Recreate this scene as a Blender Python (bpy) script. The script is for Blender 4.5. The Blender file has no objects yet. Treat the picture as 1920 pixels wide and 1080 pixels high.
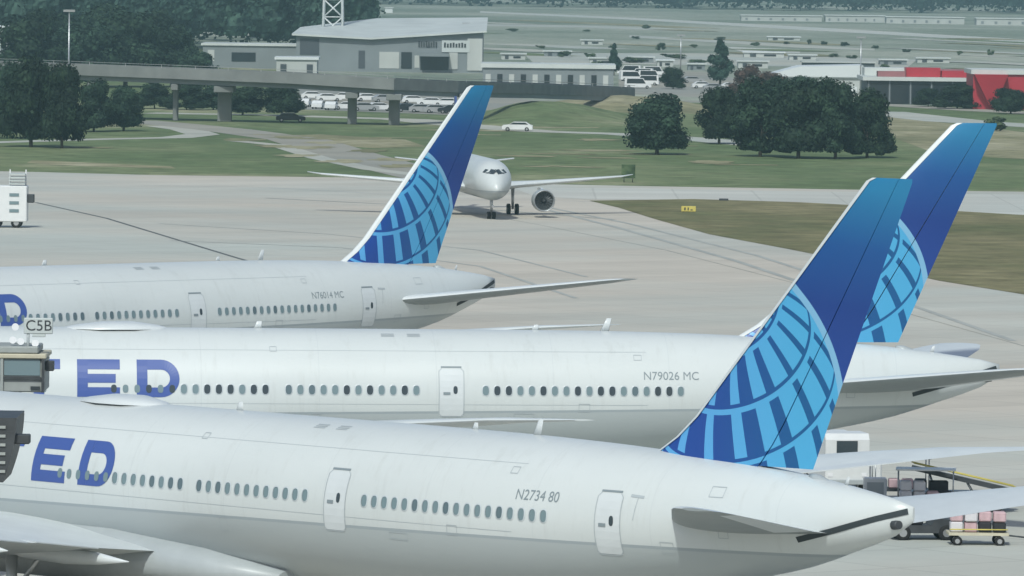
import bpy, bmesh, math, random
from mathutils import Vector, Matrix
random.seed(7)
R = math.radians
scene = bpy.context.scene
# ------------------------------------------------------------------ camera, world, sun, exposure
F, PITCH, ROLL, HC = 13640.0, R(2.596), R(0.709), 26.02      # focal length in 1/1920 of the frame width
cp, sp, cr, sr = math.cos(PITCH), math.sin(PITCH), math.cos(ROLL), math.sin(ROLL)
cam = bpy.data.cameras.new('camera'); camo = bpy.data.objects.new('camera', cam)
scene.collection.objects.link(camo); scene.camera = camo
cam.sensor_width = 36; cam.lens = F / 1920 * 36; cam.clip_start = 1; cam.clip_end = 30000
right = Vector((cr, sr * sp, sr * cp)); down = Vector((sr, -cr * sp, -cr * cp)); fwd = Vector((0, cp, -sp))
camo.matrix_world = Matrix(((right.x, -down.x, -fwd.x, 0), (right.y, -down.y, -fwd.y, 0), (right.z, -down.z, -fwd.z, HC), (0, 0, 0, 1)))
w = bpy.data.worlds.new('World'); scene.world = w; w.use_nodes = True
wn = w.node_tree.nodes; bg = wn['Background']; sky = wn.new('ShaderNodeTexSky'); sky.sky_type = 'NISHITA'
sky.sun_disc = False
SUN_EL, SUN_AZ = R(47), R(192)        # azimuth clockwise from +Y
sky.sun_elevation = SUN_EL; sky.sun_rotation = SUN_AZ; sky.dust_density = 2.0; sky.air_density = 1.0
w.node_tree.links.new(sky.outputs[0], bg.inputs[0]); bg.inputs[1].default_value = 0.10
sl = bpy.data.lights.new('sun', 'SUN'); sl.energy = 2.6; sl.angle = R(2.5); sl.color = (.94, 1.0, .94)
so = bpy.data.objects.new('sun', sl); scene.collection.objects.link(so)
sd = Vector((math.sin(SUN_AZ) * math.cos(SUN_EL), math.cos(SUN_AZ) * math.cos(SUN_EL), math.sin(SUN_EL)))
so.rotation_euler = sd.to_track_quat('Z', 'Y').to_euler(); so.location = (0, 0, 90)
vs = scene.view_settings; vs.view_transform = 'Standard'; vs.look = 'None'; vs.gamma = 1; vs.exposure = 0.10; vs.use_curve_mapping = False
scene.cycles.volume_bounces = 0; scene.cycles.max_bounces = 6

# ------------------------------------------------------------------ site survey: image bearing to ground position
def G(px, py, h=0.0):
    a, b = px - 960, py - 540; u = cr * a + sr * b; v = -sr * a + cr * b
    d = Vector((u / F, cp - v / F * sp, -(sp + v / F * cp))); k = (h - HC) / d.z
    return Vector((d.x * k, d.y * k, h))
def D(px, py, Y):                      # point on the sight line at distance Y
    a, b = px - 960, py - 540; u = cr * a + sr * b; v = -sr * a + cr * b
    d = Vector((u / F, cp - v / F * sp, -(sp + v / F * cp))); k = Y / d.y
    return Vector((d.x * k, Y, HC + d.z * k))
def PM(Y): return F / Y                # 1/1920-frame units per metre at distance Y

# ------------------------------------------------------------------ materials
class N:                                # tiny expression helper over Math nodes
    def __init__(s, nt, sock): s.nt, s.s = nt, sock
    def _m(s, op, *o):
        n = s.nt.nodes.new('ShaderNodeMath'); n.operation = op
        for i, v in enumerate((s,) + o):
            if isinstance(v, N): s.nt.links.new(v.s, n.inputs[i])
            else: n.inputs[i].default_value = v
        return N(s.nt, n.outputs[0])
    def __add__(s, o): return s._m('ADD', o)
    def __sub__(s, o): return s._m('SUBTRACT', o)
    def __mul__(s, o): return s._m('MULTIPLY', o)
    def __truediv__(s, o): return s._m('DIVIDE', o)
    def lt(s, o): return s._m('LESS_THAN', o)
    def gt(s, o): return s._m('GREATER_THAN', o)
    def f(s, name, *o): return s._m(name, *o)
def newmat(name, col=(.5, .5, .5), rough=.6, metal=0., spec=.5, emit=None):
    m = bpy.data.materials.new(name); m.use_nodes = True; b = m.node_tree.nodes['Principled BSDF']
    b.inputs['Base Color'].default_value = (*col, 1); b.inputs['Roughness'].default_value = rough
    b.inputs['Metallic'].default_value = metal; b.inputs['Specular IOR Level'].default_value = spec
    return m
def bsdf(m): return m.node_tree.nodes['Principled BSDF']
def noisecol(m, cols, scale=1., detail=4., coord='Object', stretch=(1, 1, 1), bump=0., pos=None, rough=.5):
    nt = m.node_tree; tc = nt.nodes.new('ShaderNodeTexCoord'); mp = nt.nodes.new('ShaderNodeMapping')
    mp.inputs['Scale'].default_value = stretch; nz = nt.nodes.new('ShaderNodeTexNoise')
    nz.inputs['Scale'].default_value = scale; nz.inputs['Detail'].default_value = detail; nz.inputs['Roughness'].default_value = rough
    if coord == 'World': src = nt.nodes.new('ShaderNodeNewGeometry').outputs['Position']
    else: src = tc.outputs[coord]
    nt.links.new(src, mp.inputs[0]); nt.links.new(mp.outputs[0], nz.inputs['Vector'])
    rp = nt.nodes.new('ShaderNodeValToRGB'); e = rp.color_ramp.elements
    pos = pos or [.3 + .4 * i / (len(cols) - 1) for i in range(len(cols))]
    while len(e) < len(cols): e.new(.5)
    for i, c in enumerate(cols): e[i].position = pos[i]; e[i].color = (*c, 1)
    nt.links.new(nz.outputs[0], rp.inputs[0]); nt.links.new(rp.outputs[0], bsdf(m).inputs['Base Color'])
    if bump:
        bp = nt.nodes.new('ShaderNodeBump'); bp.inputs['Strength'].default_value = bump
        nt.links.new(nz.outputs[0], bp.inputs['Height']); nt.links.new(bp.outputs[0], bsdf(m).inputs['Normal'])
    return rp
def mixc(nt, fac, a, b):
    n = nt.nodes.new('ShaderNodeMix'); n.data_type = 'RGBA'
    if isinstance(fac, N): nt.links.new(fac.s, n.inputs[0])
    else: n.inputs[0].default_value = fac
    for v, i in ((a, 6), (b, 7)):
        if isinstance(v, tuple): n.inputs[i].default_value = (*v, 1)
        else: nt.links.new(v, n.inputs[i])
    return n.outputs[2]
M = {}
def simple(name, col, rough=.6, metal=0., var=.0, sc=1.5):
    m = newmat(name, col, rough, metal)
    if var: noisecol(m, [tuple(c * (1 - var) for c in col), tuple(min(1, c * (1 + var)) for c in col)], sc, 5)
    M[name] = m; return m
simple('white_paint', (.60, .63, .64), .35, var=.03)
simple('leading_edge', (.66, .69, .69), .4)
simple('grey_paint', (.38, .41, .42), .4, var=.05)
simple('shaded_under', (.27, .295, .30), .5, var=.06)  # darker grey carrying the shade below the stabilizers
simple('wing_grey', (.60, .635, .64), .4, var=.06, sc=.6)
simple('dark_seam', (.03, .04, .045), .7)
simple('rubber', (.385, .39, .36), .8, var=.12, sc=.2)
simple('tar', (.12, .125, .12), .8)
simple('faint_seam', (.40, .44, .46), .6)
simple('pane_dark', (.045, .06, .07), .12)
simple('pane_shaded', (.17, .235, .255), .3)
simple('pane_mid', (.11, .155, .175), .25)
simple('frame_grey', (.50, .54, .56), .4)
simple('title_blue', (.055, .10, .32), .35)
simple('reg_grey', (.22, .26, .28), .5)
simple('tyre', (.012, .012, .012), .85)
simple('metal', (.45, .46, .47), .35, .7)
simple('dark_metal', (.06, .065, .07), .5, .3, var=.2)
simple('bridge_metal', (.31, .33, .315), .6, .0, var=.12)
simple('vehicle_white', (.70, .71, .71), .35, var=.04)
simple('vehicle_dark', (.02, .025, .03), .3)
simple('vehicle_silver', (.40, .41, .42), .3, .3)
simple('vehicle_red', (.35, .02, .025), .35)
simple('yellow_paint', (.60, .50, .12), .6, var=.1)
simple('sign_text', (.03, .035, .04), .6)
simple('sign_face', (.50, .54, .53), .5)
simple('bag_pink', (.52, .36, .38), .8, var=.15, sc=3)
simple('bag_white', (.62, .60, .62), .7)
simple('bag_black', (.02, .02, .025), .7)
simple('bridge_concrete', (.19, .20, .195), .85, var=.18, sc=.25)
simple('pale_roof', (.55, .58, .56), .6, var=.1, sc=.15)
simple('wall_bluegrey', (.20, .225, .235), .7, var=.1, sc=.15)
simple('wall_pale', (.46, .48, .46), .7, var=.08, sc=.2)
simple('wall_dark', (.055, .065, .075), .6, var=.15, sc=.2)
simple('glass_dark', (.025, .032, .038), .15)
simple('dull_red', (.32, .13, .14), .6, var=.15, sc=.3)
simple('red_paint', (.42, .022, .04), .5, var=.1, sc=.2)
simple('rust_red', (.30, .10, .06), .7, var=.2, sc=.4)
simple('bark', (.09, .07, .05), .9, var=.3, sc=3)
simple('lamp_white', (.8, .8, .82), .3)
simple('cream_paint', (.52, .48, .36), .6, var=.1)

def foliage(name, a, b, c):
    m = newmat(name, b, .75, 0, .2); rp = noisecol(m, [tuple(v * .6 for v in a), b, tuple(v * 1.45 for v in c)], .42, 5, 'World', rough=.7, pos=[.36, .5, .66]); M[name] = m
    nt = m.node_tree; oi = nt.nodes.new('ShaderNodeObjectInfo'); k = N(nt, oi.outputs['Random']) * .55 + .75
    hs = nt.nodes.new('ShaderNodeHueSaturation'); nt.links.new((N(nt, oi.outputs['Random']) * .035 + .478).s, hs.inputs['Hue']); nt.links.new(k.s, hs.inputs['Value'])
    nt.links.new(rp.outputs[0], hs.inputs['Color']); nt.links.new(hs.outputs[0], bsdf(m).inputs['Base Color'])
foliage('oak_leaves', (.008, .020, .012), (.016, .034, .020), (.028, .054, .030))
foliage('pine_leaves', (.010, .024, .018), (.020, .044, .031), (.034, .066, .046))
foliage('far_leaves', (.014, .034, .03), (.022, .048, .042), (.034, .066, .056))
foliage('bush_leaves', (.035, .06, .03), (.06, .09, .045), (.09, .12, .06))
foliage('reddish_leaves', (.05, .035, .028), (.075, .05, .038), (.10, .065, .05))

# concrete apron: slab joints, slab to slab tone, streaks and stains
def slab_material(name, base, tan, ang, joint=.12, slab=7.6, stainamt=.5):
    m = newmat(name, base, .85, 0, .3); nt = m.node_tree; M[name] = m
    g = nt.nodes.new('ShaderNodeNewGeometry')
    mp = nt.nodes.new('ShaderNodeMapping'); mp.inputs['Rotation'].default_value = (0, 0, ang)
    nt.links.new(g.outputs['Position'], mp.inputs[0]); sx = nt.nodes.new('ShaderNodeSeparateXYZ'); nt.links.new(mp.outputs[0], sx.inputs[0])
    X, Y = N(nt, sx.outputs[0]), N(nt, sx.outputs[1])
    def noise(scale, stretch, detail=5, rough=.55, src=mp):
        q = nt.nodes.new('ShaderNodeMapping'); q.inputs['Scale'].default_value = stretch; nt.links.new(src.outputs[0], q.inputs[0])
        z = nt.nodes.new('ShaderNodeTexNoise'); z.inputs['Scale'].default_value = scale; z.inputs['Detail'].default_value = detail
        z.inputs['Roughness'].default_value = rough; nt.links.new(q.outputs[0], z.inputs['Vector']); return N(nt, z.outputs[0])
    n1 = noise(.012, (1, 1, 1)); n2 = noise(.05, (.35, 1.6, 1)); n3 = noise(.6, (1, 1, 1)); n4 = noise(.03, (1, .25, 1))
    wn_ = nt.nodes.new('ShaderNodeTexWhiteNoise'); wn_.noise_dimensions = '2D'
    cx = nt.nodes.new('ShaderNodeCombineXYZ'); nt.links.new((X / slab).f('FLOOR').s, cx.inputs[0]); nt.links.new((Y / slab).f('FLOOR').s, cx.inputs[1])
    nt.links.new(cx.outputs[0], wn_.inputs['Vector']); slabtone = N(nt, wn_.outputs['Value'])
    fx = (X / slab).f('FRACT').f('SUBTRACT', .5).f('ABSOLUTE').gt(.5 - joint / slab)
    fy = (Y / slab).f('FRACT').f('SUBTRACT', .5).f('ABSOLUTE').gt(.5 - joint / slab)
    jm = fx.f('MAXIMUM', fy)
    c1 = mixc(nt, (n1 - .38).f('MULTIPLY', 5.).f('MAXIMUM', 0.).f('MINIMUM', 1.), base, tan)
    val = (n2 - .5) * .55 + (n3 - .5) * .12 + (slabtone - .5) * .05 + (n4 - .5) * .35 * stainamt + 1.0
    val = val * (N(nt, jm.s) * -.13 + 1.0)
    vm = nt.nodes.new('ShaderNodeVectorMath'); vm.operation = 'SCALE'; nt.links.new(c1, vm.inputs[0]); nt.links.new(val.s, vm.inputs['Scale'])
    nt.links.new(vm.outputs[0], bsdf(m).inputs['Base Color']); return m
slab_material('apron_concrete', (.47, .485, .44), (.53, .48, .41), R(-38))
slab_material('taxi_concrete', (.50, .52, .48), (.53, .52, .47), R(0), slab=9)
slab_material('road_pale', (.42, .44, .40), (.45, .44, .38), R(5), joint=.02)
slab_material('road_asphalt', (.28, .285, .26), (.33, .31, .26), R(5), joint=.0)

def grass_material(name, cols, scale, stretch=(1, 1, 1), pos=None):
    m = newmat(name, cols[0], .95, 0, .1); M[name] = m; nt = m.node_tree
    rp = noisecol(m, cols, scale, 8, 'Object', stretch, pos=pos, rough=.62)
    # second, finer mottling
    tc = nt.nodes.new('ShaderNodeTexCoord'); z = nt.nodes.new('ShaderNodeTexNoise'); z.inputs['Scale'].default_value = .22; z.inputs['Detail'].default_value = 8
    z.inputs['Roughness'].default_value = .7
    nt.links.new(tc.outputs['Object'], z.inputs['Vector']); k = (N(nt, z.outputs[0]) - .5) * 2.2 + 1.02
    vm = nt.nodes.new('ShaderNodeVectorMath'); vm.operation = 'SCALE'; nt.links.new(rp.outputs[0], vm.inputs[0]); nt.links.new(k.s, vm.inputs['Scale'])
    nt.links.new(vm.outputs[0], bsdf(m).inputs['Base Color']); return m
grass_material('grass', [(.095, .135, .06), (.13, .17, .08), (.185, .21, .11), (.36, .34, .22)], .02, (1, .55, 1), [.3, .48, .58, .68])
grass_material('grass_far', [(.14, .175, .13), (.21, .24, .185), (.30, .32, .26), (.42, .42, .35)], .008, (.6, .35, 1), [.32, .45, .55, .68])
grass_material('grass_island', [(.12, .13, .06), (.18, .165, .085), (.25, .215, .12)], .03, (1, .5, 1), [.35, .5, .66])
grass_material('grass_dry', [(.18, .18, .10), (.27, .25, .15), (.38, .35, .24)], .05, (1, .4, 1), [.35, .5, .66])

# livery of the fin: blue gradient and a latitude / longitude globe, in aircraft coordinates (x aft, z up)
def fin_material():
    m = newmat('fin_blue', (.03, .08, .3), .35); M['fin_blue'] = m; nt = m.node_tree
    tc = nt.nodes.new('ShaderNodeTexCoord'); sx = nt.nodes.new('ShaderNodeSeparateXYZ'); nt.links.new(tc.outputs['Object'], sx.inputs[0])
    x, z = N(nt, sx.outputs[0]), N(nt, sx.outputs[2])
    u = (x + 3.5) / 5.03; v = (z - 10.6) / 5.03
    rr = u * u + v * v; q = (N(nt, (rr * -1.0 + 1.0).s)).f('MAXIMUM', 0.).f('SQRT')
    p = Vector((-0.1330, 0.7544, 0.6428)); e1 = p.cross(Vector((0, 0, 1))).normalized(); e2 = p.cross(e1)
    dot = lambda a: u * a.x + v * a.y + q * a.z
    lat = dot(p).f('ARCSINE') * 57.2958; lon = dot(e1).f('ARCTAN2', dot(e2)) * 57.2958
    lonp = lon.f('MODULO', 360.) + (lon.lt(0.) * 360.)
    fr = ((lat + 1000 * 22.4 - 14.5) / 22.4).f('FRACT')
    ml = ((lonp + 9.5) / 18.0).f('FRACT')
    duty = ((lonp * -1.0 + 190.0) * .0085 + .29).f('MINIMUM', .72).f('MAXIMUM', .30)
    bar = (ml - .5).f('ABSOLUTE').lt(duty * .5)
    inrow = fr.gt(.07) * fr.lt(.93)
    line = fr.gt(.90) * 1.0
    cells = (bar * inrow).f('MAXIMUM', line)
    inside = rr.lt(.955); rim = rr.lt(1.0) * rr.gt(.90) * u.gt(.2)
    # base gradient
    g = ((x * .10 + z) - 9.0) / 9.5
    ramp = nt.nodes.new('ShaderNodeValToRGB'); el = ramp.color_ramp.elements
    cols = [(0.0, (.026, .060, .29)), (.30, (.012, .050, .26)), (.55, (.007, .043, .22)), (.78, (.008, .080, .27)), (1.0, (.020, .19, .37))]
    while len(el) < len(cols): el.new(.5)
    for i, (a, c) in enumerate(cols): el[i].position = a; el[i].color = (*c, 1)
    nt.links.new(g.s, ramp.inputs[0])
    k = ((x + 5.0) / 4.5).f('MAXIMUM', 0.).f('MINIMUM', 1.)
    back = mixc(nt, k, (.012, .060, .29), (.004, .09, .25))
    light = mixc(nt, k, (.10, .36, .68), (.07, .37, .63))
    a = mixc(nt, cells, back, light)
    low = nt.nodes.new('ShaderNodeMix')
    a2 = mixc(nt, inside, ramp.outputs[0], a)
    a3 = mixc(nt, rim, a2, (.20, .43, .63))
    nt.links.new(a3, bsdf(m).inputs['Base Color']); return m
fin_material()
# fuselage: white above, grey below a line that climbs aft
def fuselage_material(name, x0, z0, slope):
    m = newmat(name, (.74, .76, .77), .32); M[name] = m; nt = m.node_tree
    tc = nt.nodes.new('ShaderNodeTexCoord'); sx = nt.nodes.new('ShaderNodeSeparateXYZ'); nt.links.new(tc.outputs['Object'], sx.inputs[0])
    x, z = N(nt, sx.outputs[0]), N(nt, sx.outputs[2])
    line = (x - x0) * slope + z0; belly = (z - line).lt(0.); stripe = (z - line).lt(0.06) * (z - line).gt(-.05)
    nz = nt.nodes.new('ShaderNodeTexNoise'); nz.inputs['Scale'].default_value = .35; nz.inputs['Detail'].default_value = 6
    mp = nt.nodes.new('ShaderNodeMapping'); mp.inputs['Scale'].default_value = (.4, 1, 1.2); nt.links.new(tc.outputs['Object'], mp.inputs[0]); nt.links.new(mp.outputs[0], nz.inputs['Vector'])
    white = mixc(nt, (N(nt, nz.outputs[0]) - .35) * 2.0, (.575, .605, .60), (.63, .66, .655))
    nz2 = nt.nodes.new('ShaderNodeTexNoise'); nz2.inputs['Scale'].default_value = 1.6; nz2.inputs['Detail'].default_value = 8; nz2.inputs['Roughness'].default_value = .7
    mp2 = nt.nodes.new('ShaderNodeMapping'); mp2.inputs['Scale'].default_value = (1.6, .5, .22); nt.links.new(tc.outputs['Object'], mp2.inputs[0]); nt.links.new(mp2.outputs[0], nz2.inputs['Vector'])
    white = mixc(nt, (N(nt, nz2.outputs[0]) - .54).f('MAXIMUM', 0.) * 1.6, white, (.42, .43, .41))
    bp = nt.nodes.new('ShaderNodeBump'); bp.inputs['Strength'].default_value = .04; bp.inputs['Distance'].default_value = .3; nt.links.new(nz.outputs[0], bp.inputs['Height']); nt.links.new(bp.outputs[0], bsdf(m).inputs['Normal'])
    # circumferential panel joints
    pj = ((x + 200.) / 5.4).f('FRACT').lt(.006)
    white = mixc(nt, pj * .22, white, (.40, .43, .45))
    c = mixc(nt, belly, white, (.42, .455, .46)); c = mixc(nt, stripe, c, (.34, .38, .40))
    nt.links.new(c, bsdf(m).inputs['Base Color'])
fuselage_material('fuselage_paint', -27., 5.12, .012)
fuselage_material('fuselage_paint_small', 0., 2.9, .0)

# ------------------------------------------------------------------ mesh helpers
class MB:
    def __init__(s, weld=False): s.v, s.f, s.m, s.sm, s.weld = [], [], [], [], weld
    def face(s, idx, mi=0, smooth=False): s.f.append(idx); s.m.append(mi); s.sm.append(smooth)
    def add(s, vs, fs, mi=0, smooth=False):
        o = len(s.v); s.v += [tuple(v) for v in vs]
        for f_ in fs: s.face([o + i for i in f_], mi, smooth)
    def box(s, lo, hi, mi=0, mat=None, bev=0.):
        x0, y0, z0 = lo; x1, y1, z1 = hi
        if bev:
            b = bev; vs = []
            for (z, i) in ((z0, b), (z0 + b, 0), (z1 - b, 0), (z1, b)):
                for (x, y) in ((x0 + b, y0 + i), (x1 - b, y0 + i), (x1 - i, y0 + b), (x1 - i, y1 - b), (x1 - b, y1 - i), (x0 + b, y1 - i), (x0 + i, y1 - b), (x0 + i, y0 + b)): vs.append((x, y, z))
            fs = [[7 - i for i in range(8)], [24 + i for i in range(8)]]
            for l in range(3):
                for i in range(8): j = (i + 1) % 8; fs.append([l * 8 + i, l * 8 + j, l * 8 + 8 + j, l * 8 + 8 + i])
        else:
            vs = [(x0, y0, z0), (x1, y0, z0), (x1, y1, z0), (x0, y1, z0), (x0, y0, z1), (x1, y0, z1), (x1, y1, z1), (x0, y1, z1)]
            fs = [(3, 2, 1, 0), (4, 5, 6, 7), (0, 1, 5, 4), (1, 2, 6, 5), (2, 3, 7, 6), (3, 0, 4, 7)]
        if mat is not None: vs = [mat @ Vector(v) for v in vs]
        s.add(vs, fs, mi); return s
    def prism(s, pts, lo, hi, axis='y', mi=0):
        n = len(pts); mk = {'y': lambda a, b, c: (a, c, b), 'x': lambda a, b, c: (c, a, b), 'z': lambda a, b, c: (a, b, c)}[axis]
        vs = [mk(a, b, lo) for a, b in pts] + [mk(a, b, hi) for a, b in pts]
        fs = [list(range(n)), list(range(2 * n - 1, n - 1, -1))] + [[i, (i + 1) % n, n + (i + 1) % n, n + i] for i in range(n)]
        s.add(vs, fs, mi); return s
    def tube(s, a, b, r0, r1=None, n=10, mi=0, caps=True):
        a, b = Vector(a), Vector(b); r1 = r0 if r1 is None else r1; d = (b - a).normalized()
        p = d.orthogonal().normalized(); q = d.cross(p); vs = []
        for c, r in ((a, r0), (b, r1)):
            for i in range(n): t = 2 * math.pi * i / n; vs.append(c + (p * math.cos(t) + q * math.sin(t)) * r)
        o = len(s.v); s.v += [tuple(v) for v in vs]
        for i in range(n): j = (i + 1) % n; s.face([o + i, o + j, o + n + j, o + n + i], mi, True)
        if caps: s.face([o + n - 1 - i for i in range(n)], mi); s.face([o + n + i for i in range(n)], mi)
        return s
    def rings(s, rings, mi=0, close=True, caps=True, smooth=True):
        n = len(rings[0]); o = len(s.v)
        for r in rings: s.v += [tuple(v) for v in r]
        for k in range(len(rings) - 1):
            for i in range(n if close else n - 1):
                j = (i + 1) % n; s.face([o + k * n + i, o + k * n + j, o + (k + 1) * n + j, o + (k + 1) * n + i], mi, smooth)
        if caps: s.face([o + n - 1 - i for i in range(n)], mi); L = o + (len(rings) - 1) * n; s.face([L + i for i in range(n)], mi)
        return s
    def mesh(s, name, mats):
        me = bpy.data.meshes.new(name); me.from_pydata(s.v, [], s.f)
        for m in (mats if isinstance(mats, (list, tuple)) else [mats]): me.materials.append(M[m])
        me.polygons.foreach_set('material_index', s.m); me.polygons.foreach_set('use_smooth', s.sm)
        bm = bmesh.new(); bm.from_mesh(me)
        if s.weld: bmesh.ops.remove_doubles(bm, verts=bm.verts, dist=1e-4)
        bmesh.ops.recalc_face_normals(bm, faces=bm.faces); bm.to_mesh(me); bm.free()
        me.update()
        if s.weld: me.set_sharp_from_angle(angle=R(38))
        return me
    def build(s, name, mats, parent=None): return link(name, s.mesh(name, mats), parent)
def link(name, me, parent=None):
    o = bpy.data.objects.new(name, me); scene.collection.objects.link(o)
    if parent is not None: o.parent = parent
    return o
def tag(o, label, cat, group=None):
    o['label'] = label; o['category'] = cat
    if group: o['group'] = group
    return o
def thing(name, label, cat, loc=(0, 0, 0), rz=0., group=None):
    o = link(name, None); o.location = loc; o.rotation_euler = (0, 0, rz); return tag(o, label, cat, group)
def kids(o): return list(o.children)
def copy_tree(o, parent=None):
    c = o.copy(); scene.collection.objects.link(c); c.parent = parent
    for ch in kids(o): copy_tree(ch, c)
    return c
def structure(o): o['kind'] = 'structure'; return o

# ------------------------------------------------------------------ ground, apron, roads
def sheet(name, pts, z, mat, kind='structure'):
    mb = MB(); mb.add([(p[0], p[1], z) for p in pts], [list(range(len(pts)))]); o = mb.build(name, mat)
    # make the sheet face up
    if o.data.polygons[0].normal.z < 0: o.data.flip_normals()
    return structure(o)
def gs(name, pp, z, mat): return sheet(name, [G(*p) for p in pp], z, mat)
def strip(name, pp, width_m, z, mat):
    P = [G(*p) for p in pp]; L, Rr = [], []
    for i, p in enumerate(P):
        a = P[max(0, i - 1)]; b = P[min(len(P) - 1, i + 1)]; d = (b - a); d.z = 0; d.normalize(); nrm = Vector((-d.y, d.x, 0))
        L.append(p + nrm * width_m / 2); Rr.append(p - nrm * width_m / 2)
    mb = MB(); n = len(P); mb.add([(q.x, q.y, z) for q in L + Rr], [[i, i + 1, n + i + 1, n + i] for i in range(n - 1)])
    o = mb.build(name, mat)
    if o.data.polygons[0].normal.z < 0: o.data.flip_normals()
    return structure(o)
sheet('ground', [(-7000, -600), (7000, -600), (7000, 14000), (-7000, 14000)], 0, 'grass')
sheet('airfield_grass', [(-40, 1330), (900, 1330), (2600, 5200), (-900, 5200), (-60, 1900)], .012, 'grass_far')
# apron: from below the camera to the grass edge
edge = [(-600, 314), (-100, 320), (30, 322), (300, 329), (640, 333), (760, 338), (900, 343), (1180, 349), (1600, 356), (1920, 360), (2500, 366)]
sheet('apron', [(-420, -200), (420, -200)] + [tuple(G(*p))[:2] for p in reversed(edge)], .03, 'apron_concrete')
gs('taxiway', [(960, 352), (1200, 354), (1600, 361), (1920, 366), (2600, 374), (2600, 415), (1920, 404), (1700, 392), (1500, 381), (1300, 376), (1100, 374), (1000, 368)], .042, 'taxi_concrete')
gs('grass_island', [(1105, 377), (1300, 374), (1500, 380), (1700, 391), (1920, 404), (2500, 414), (2500, 640), (1920, 553), (1760, 527), (1600, 492), (1480, 468), (1330, 440), (1230, 412), (1160, 390)], .054, 'grass_island')
strip('path', [(-40, 268), (150, 262), (330, 258), (380, 252), (350, 243), (300, 236)], 5, .02, 'road_pale')
strip('road', [(240, 226), (330, 234), (420, 243), (560, 262), (650, 290), (770, 322), (840, 338)], 9, .022, 'road_asphalt')
strip('road', [(440, 264), (520, 272), (600, 297), (700, 318), (800, 330)], 3.0, .026, 'road_pale')
strip('road', [(280, 212), (500, 216), (760, 224), (900, 238), (1000, 246), (1180, 252), (1320, 262), (1460, 275)], 9, .024, 'road_pale')
strip('road', [(1000, 198), (1200, 202), (1400, 205), (1640, 210), (1800, 228), (2000, 240)], 12, .028, 'road_pale')
strip('road', [(1000, 190), (1300, 190), (1650, 196), (1850, 208), (2050, 218)], 10, .032, 'road_asphalt')
gs('parking_lot', [(560, 205), (1010, 222), (1010, 190), (860, 168), (560, 160)], .018, 'road_asphalt')
gs('dry_grass', [(60, 300), (160, 305), (320, 312), (330, 316), (160, 312), (50, 306)], .017, 'grass_dry')
gs('dry_grass', [(500, 255), (600, 252), (760, 262), (800, 275), (700, 278), (560, 268)], .016, 'grass_dry')
gs('dry_grass', [(1000, 205), (1080, 186), (1170, 190), (1180, 225), (1120, 240), (990, 240), (930, 228)], .015, 'grass_dry')
gs('dry_grass', [(1640, 215), (1920, 248), (1950, 300), (1760, 290), (1680, 260)], .014, 'grass_dry')
gs('runway', [(900, 21), (1180, 33), (1500, 50), (1920, 74), (2500, 108), (2500, 116), (1920, 80), (1500, 56), (1180, 37), (900, 24)], .05, 'taxi_concrete')
gs('taxiway', [(1180, 66), (1500, 84), (1640, 92), (1640, 95), (1500, 90), (1180, 70)], .046, 'road_pale')
gs('taxiway', [(700, 42), (1100, 48), (1320, 57), (1320, 60), (1100, 52), (700, 45)], .045, 'road_pale')
gs('taxiway', [(1360, 88), (1500, 93), (1500, 100), (1400, 100)], .048, 'taxi_concrete')
gs('parking_lot', [(1160, 175), (1160, 128), (1330, 136), (1460, 165), (1460, 190)], .02, 'road_asphalt')
rs = random.Random(21)
for i in range(26):
    x = 720 + rs.random() * 1250; y = 20 + (x - 720) * .03 + 8 + rs.random() * 70; L_ = 60 + rs.random() * 240
    strip('service_road' if i % 2 else 'drain', [(x, y), (x + L_ * .5, y + L_ * .02 + rs.gauss(0, .6)), (x + L_, y + L_ * .045)], 8 + 14 * rs.random(), .056 + i * .004, ['road_pale', 'grass_dry', 'grass', 'grass_dry'][i % 4])
for i in range(16):
    x = 30 + rs.random() * 1500; y = 262 + rs.random() * 60 - (12 if x < 500 else 0)
    if 430 < x < 860: y = 244 + rs.random() * 16
    strip('worn_grass', [(x, y), (x + 40, y + .6 + rs.gauss(0, 1)), (x + 90 + 60 * rs.random(), y + 1.5)], 3 + 4 * rs.random(), .0325 + i * .0005, 'grass_dry')
for (a, b) in ((455, 262), (520, 275), (610, 268), (690, 283), (560, 292), (640, 303), (730, 300), (540, 258), (585, 277), (760, 312), (1120, 262), (1330, 304)):
    q = G(a, b); n_ = 18; rr_ = [rs.uniform(.55, 1.2) for _ in range(n_)]; sheet('worn_grass', [(q.x + 3.2 * rr_[i] * math.cos(6.283 * i / n_), q.y + 8.5 * rr_[i] * math.sin(6.283 * i / n_)) for i in range(n_)], .0405 + a * 1e-6, 'grass_dry')
# seam with a tar seal running out across the apron, and painted guide lines
strip('taxi_line', [(66, 380), (200, 410), (430, 480), (700, 560)], .40, .04, 'tar')
strip('taxi_line', [(860, 395), (1000, 420), (1250, 470), (1600, 560), (2100, 700)], .16, .036, 'road_asphalt')
strip('taxi_line', [(120, 345), (500, 352), (900, 374), (1150, 380)], .25, .038, 'faint_seam')

for i, pp in enumerate([[(300, 420), (620, 440), (900, 470), (1100, 520)], [(320, 452), (640, 465), (900, 500), (1080, 560)], [(1000, 384), (1180, 420), (1420, 480), (1700, 570), (1900, 640)], [(1010, 390), (1160, 428), (1380, 490), (1620, 570)], [(500, 372), (900, 392), (1150, 412)]]):
    strip('tyre_mark', pp, .35 + .1 * i, .044 + .001 * i, 'rubber')
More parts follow.
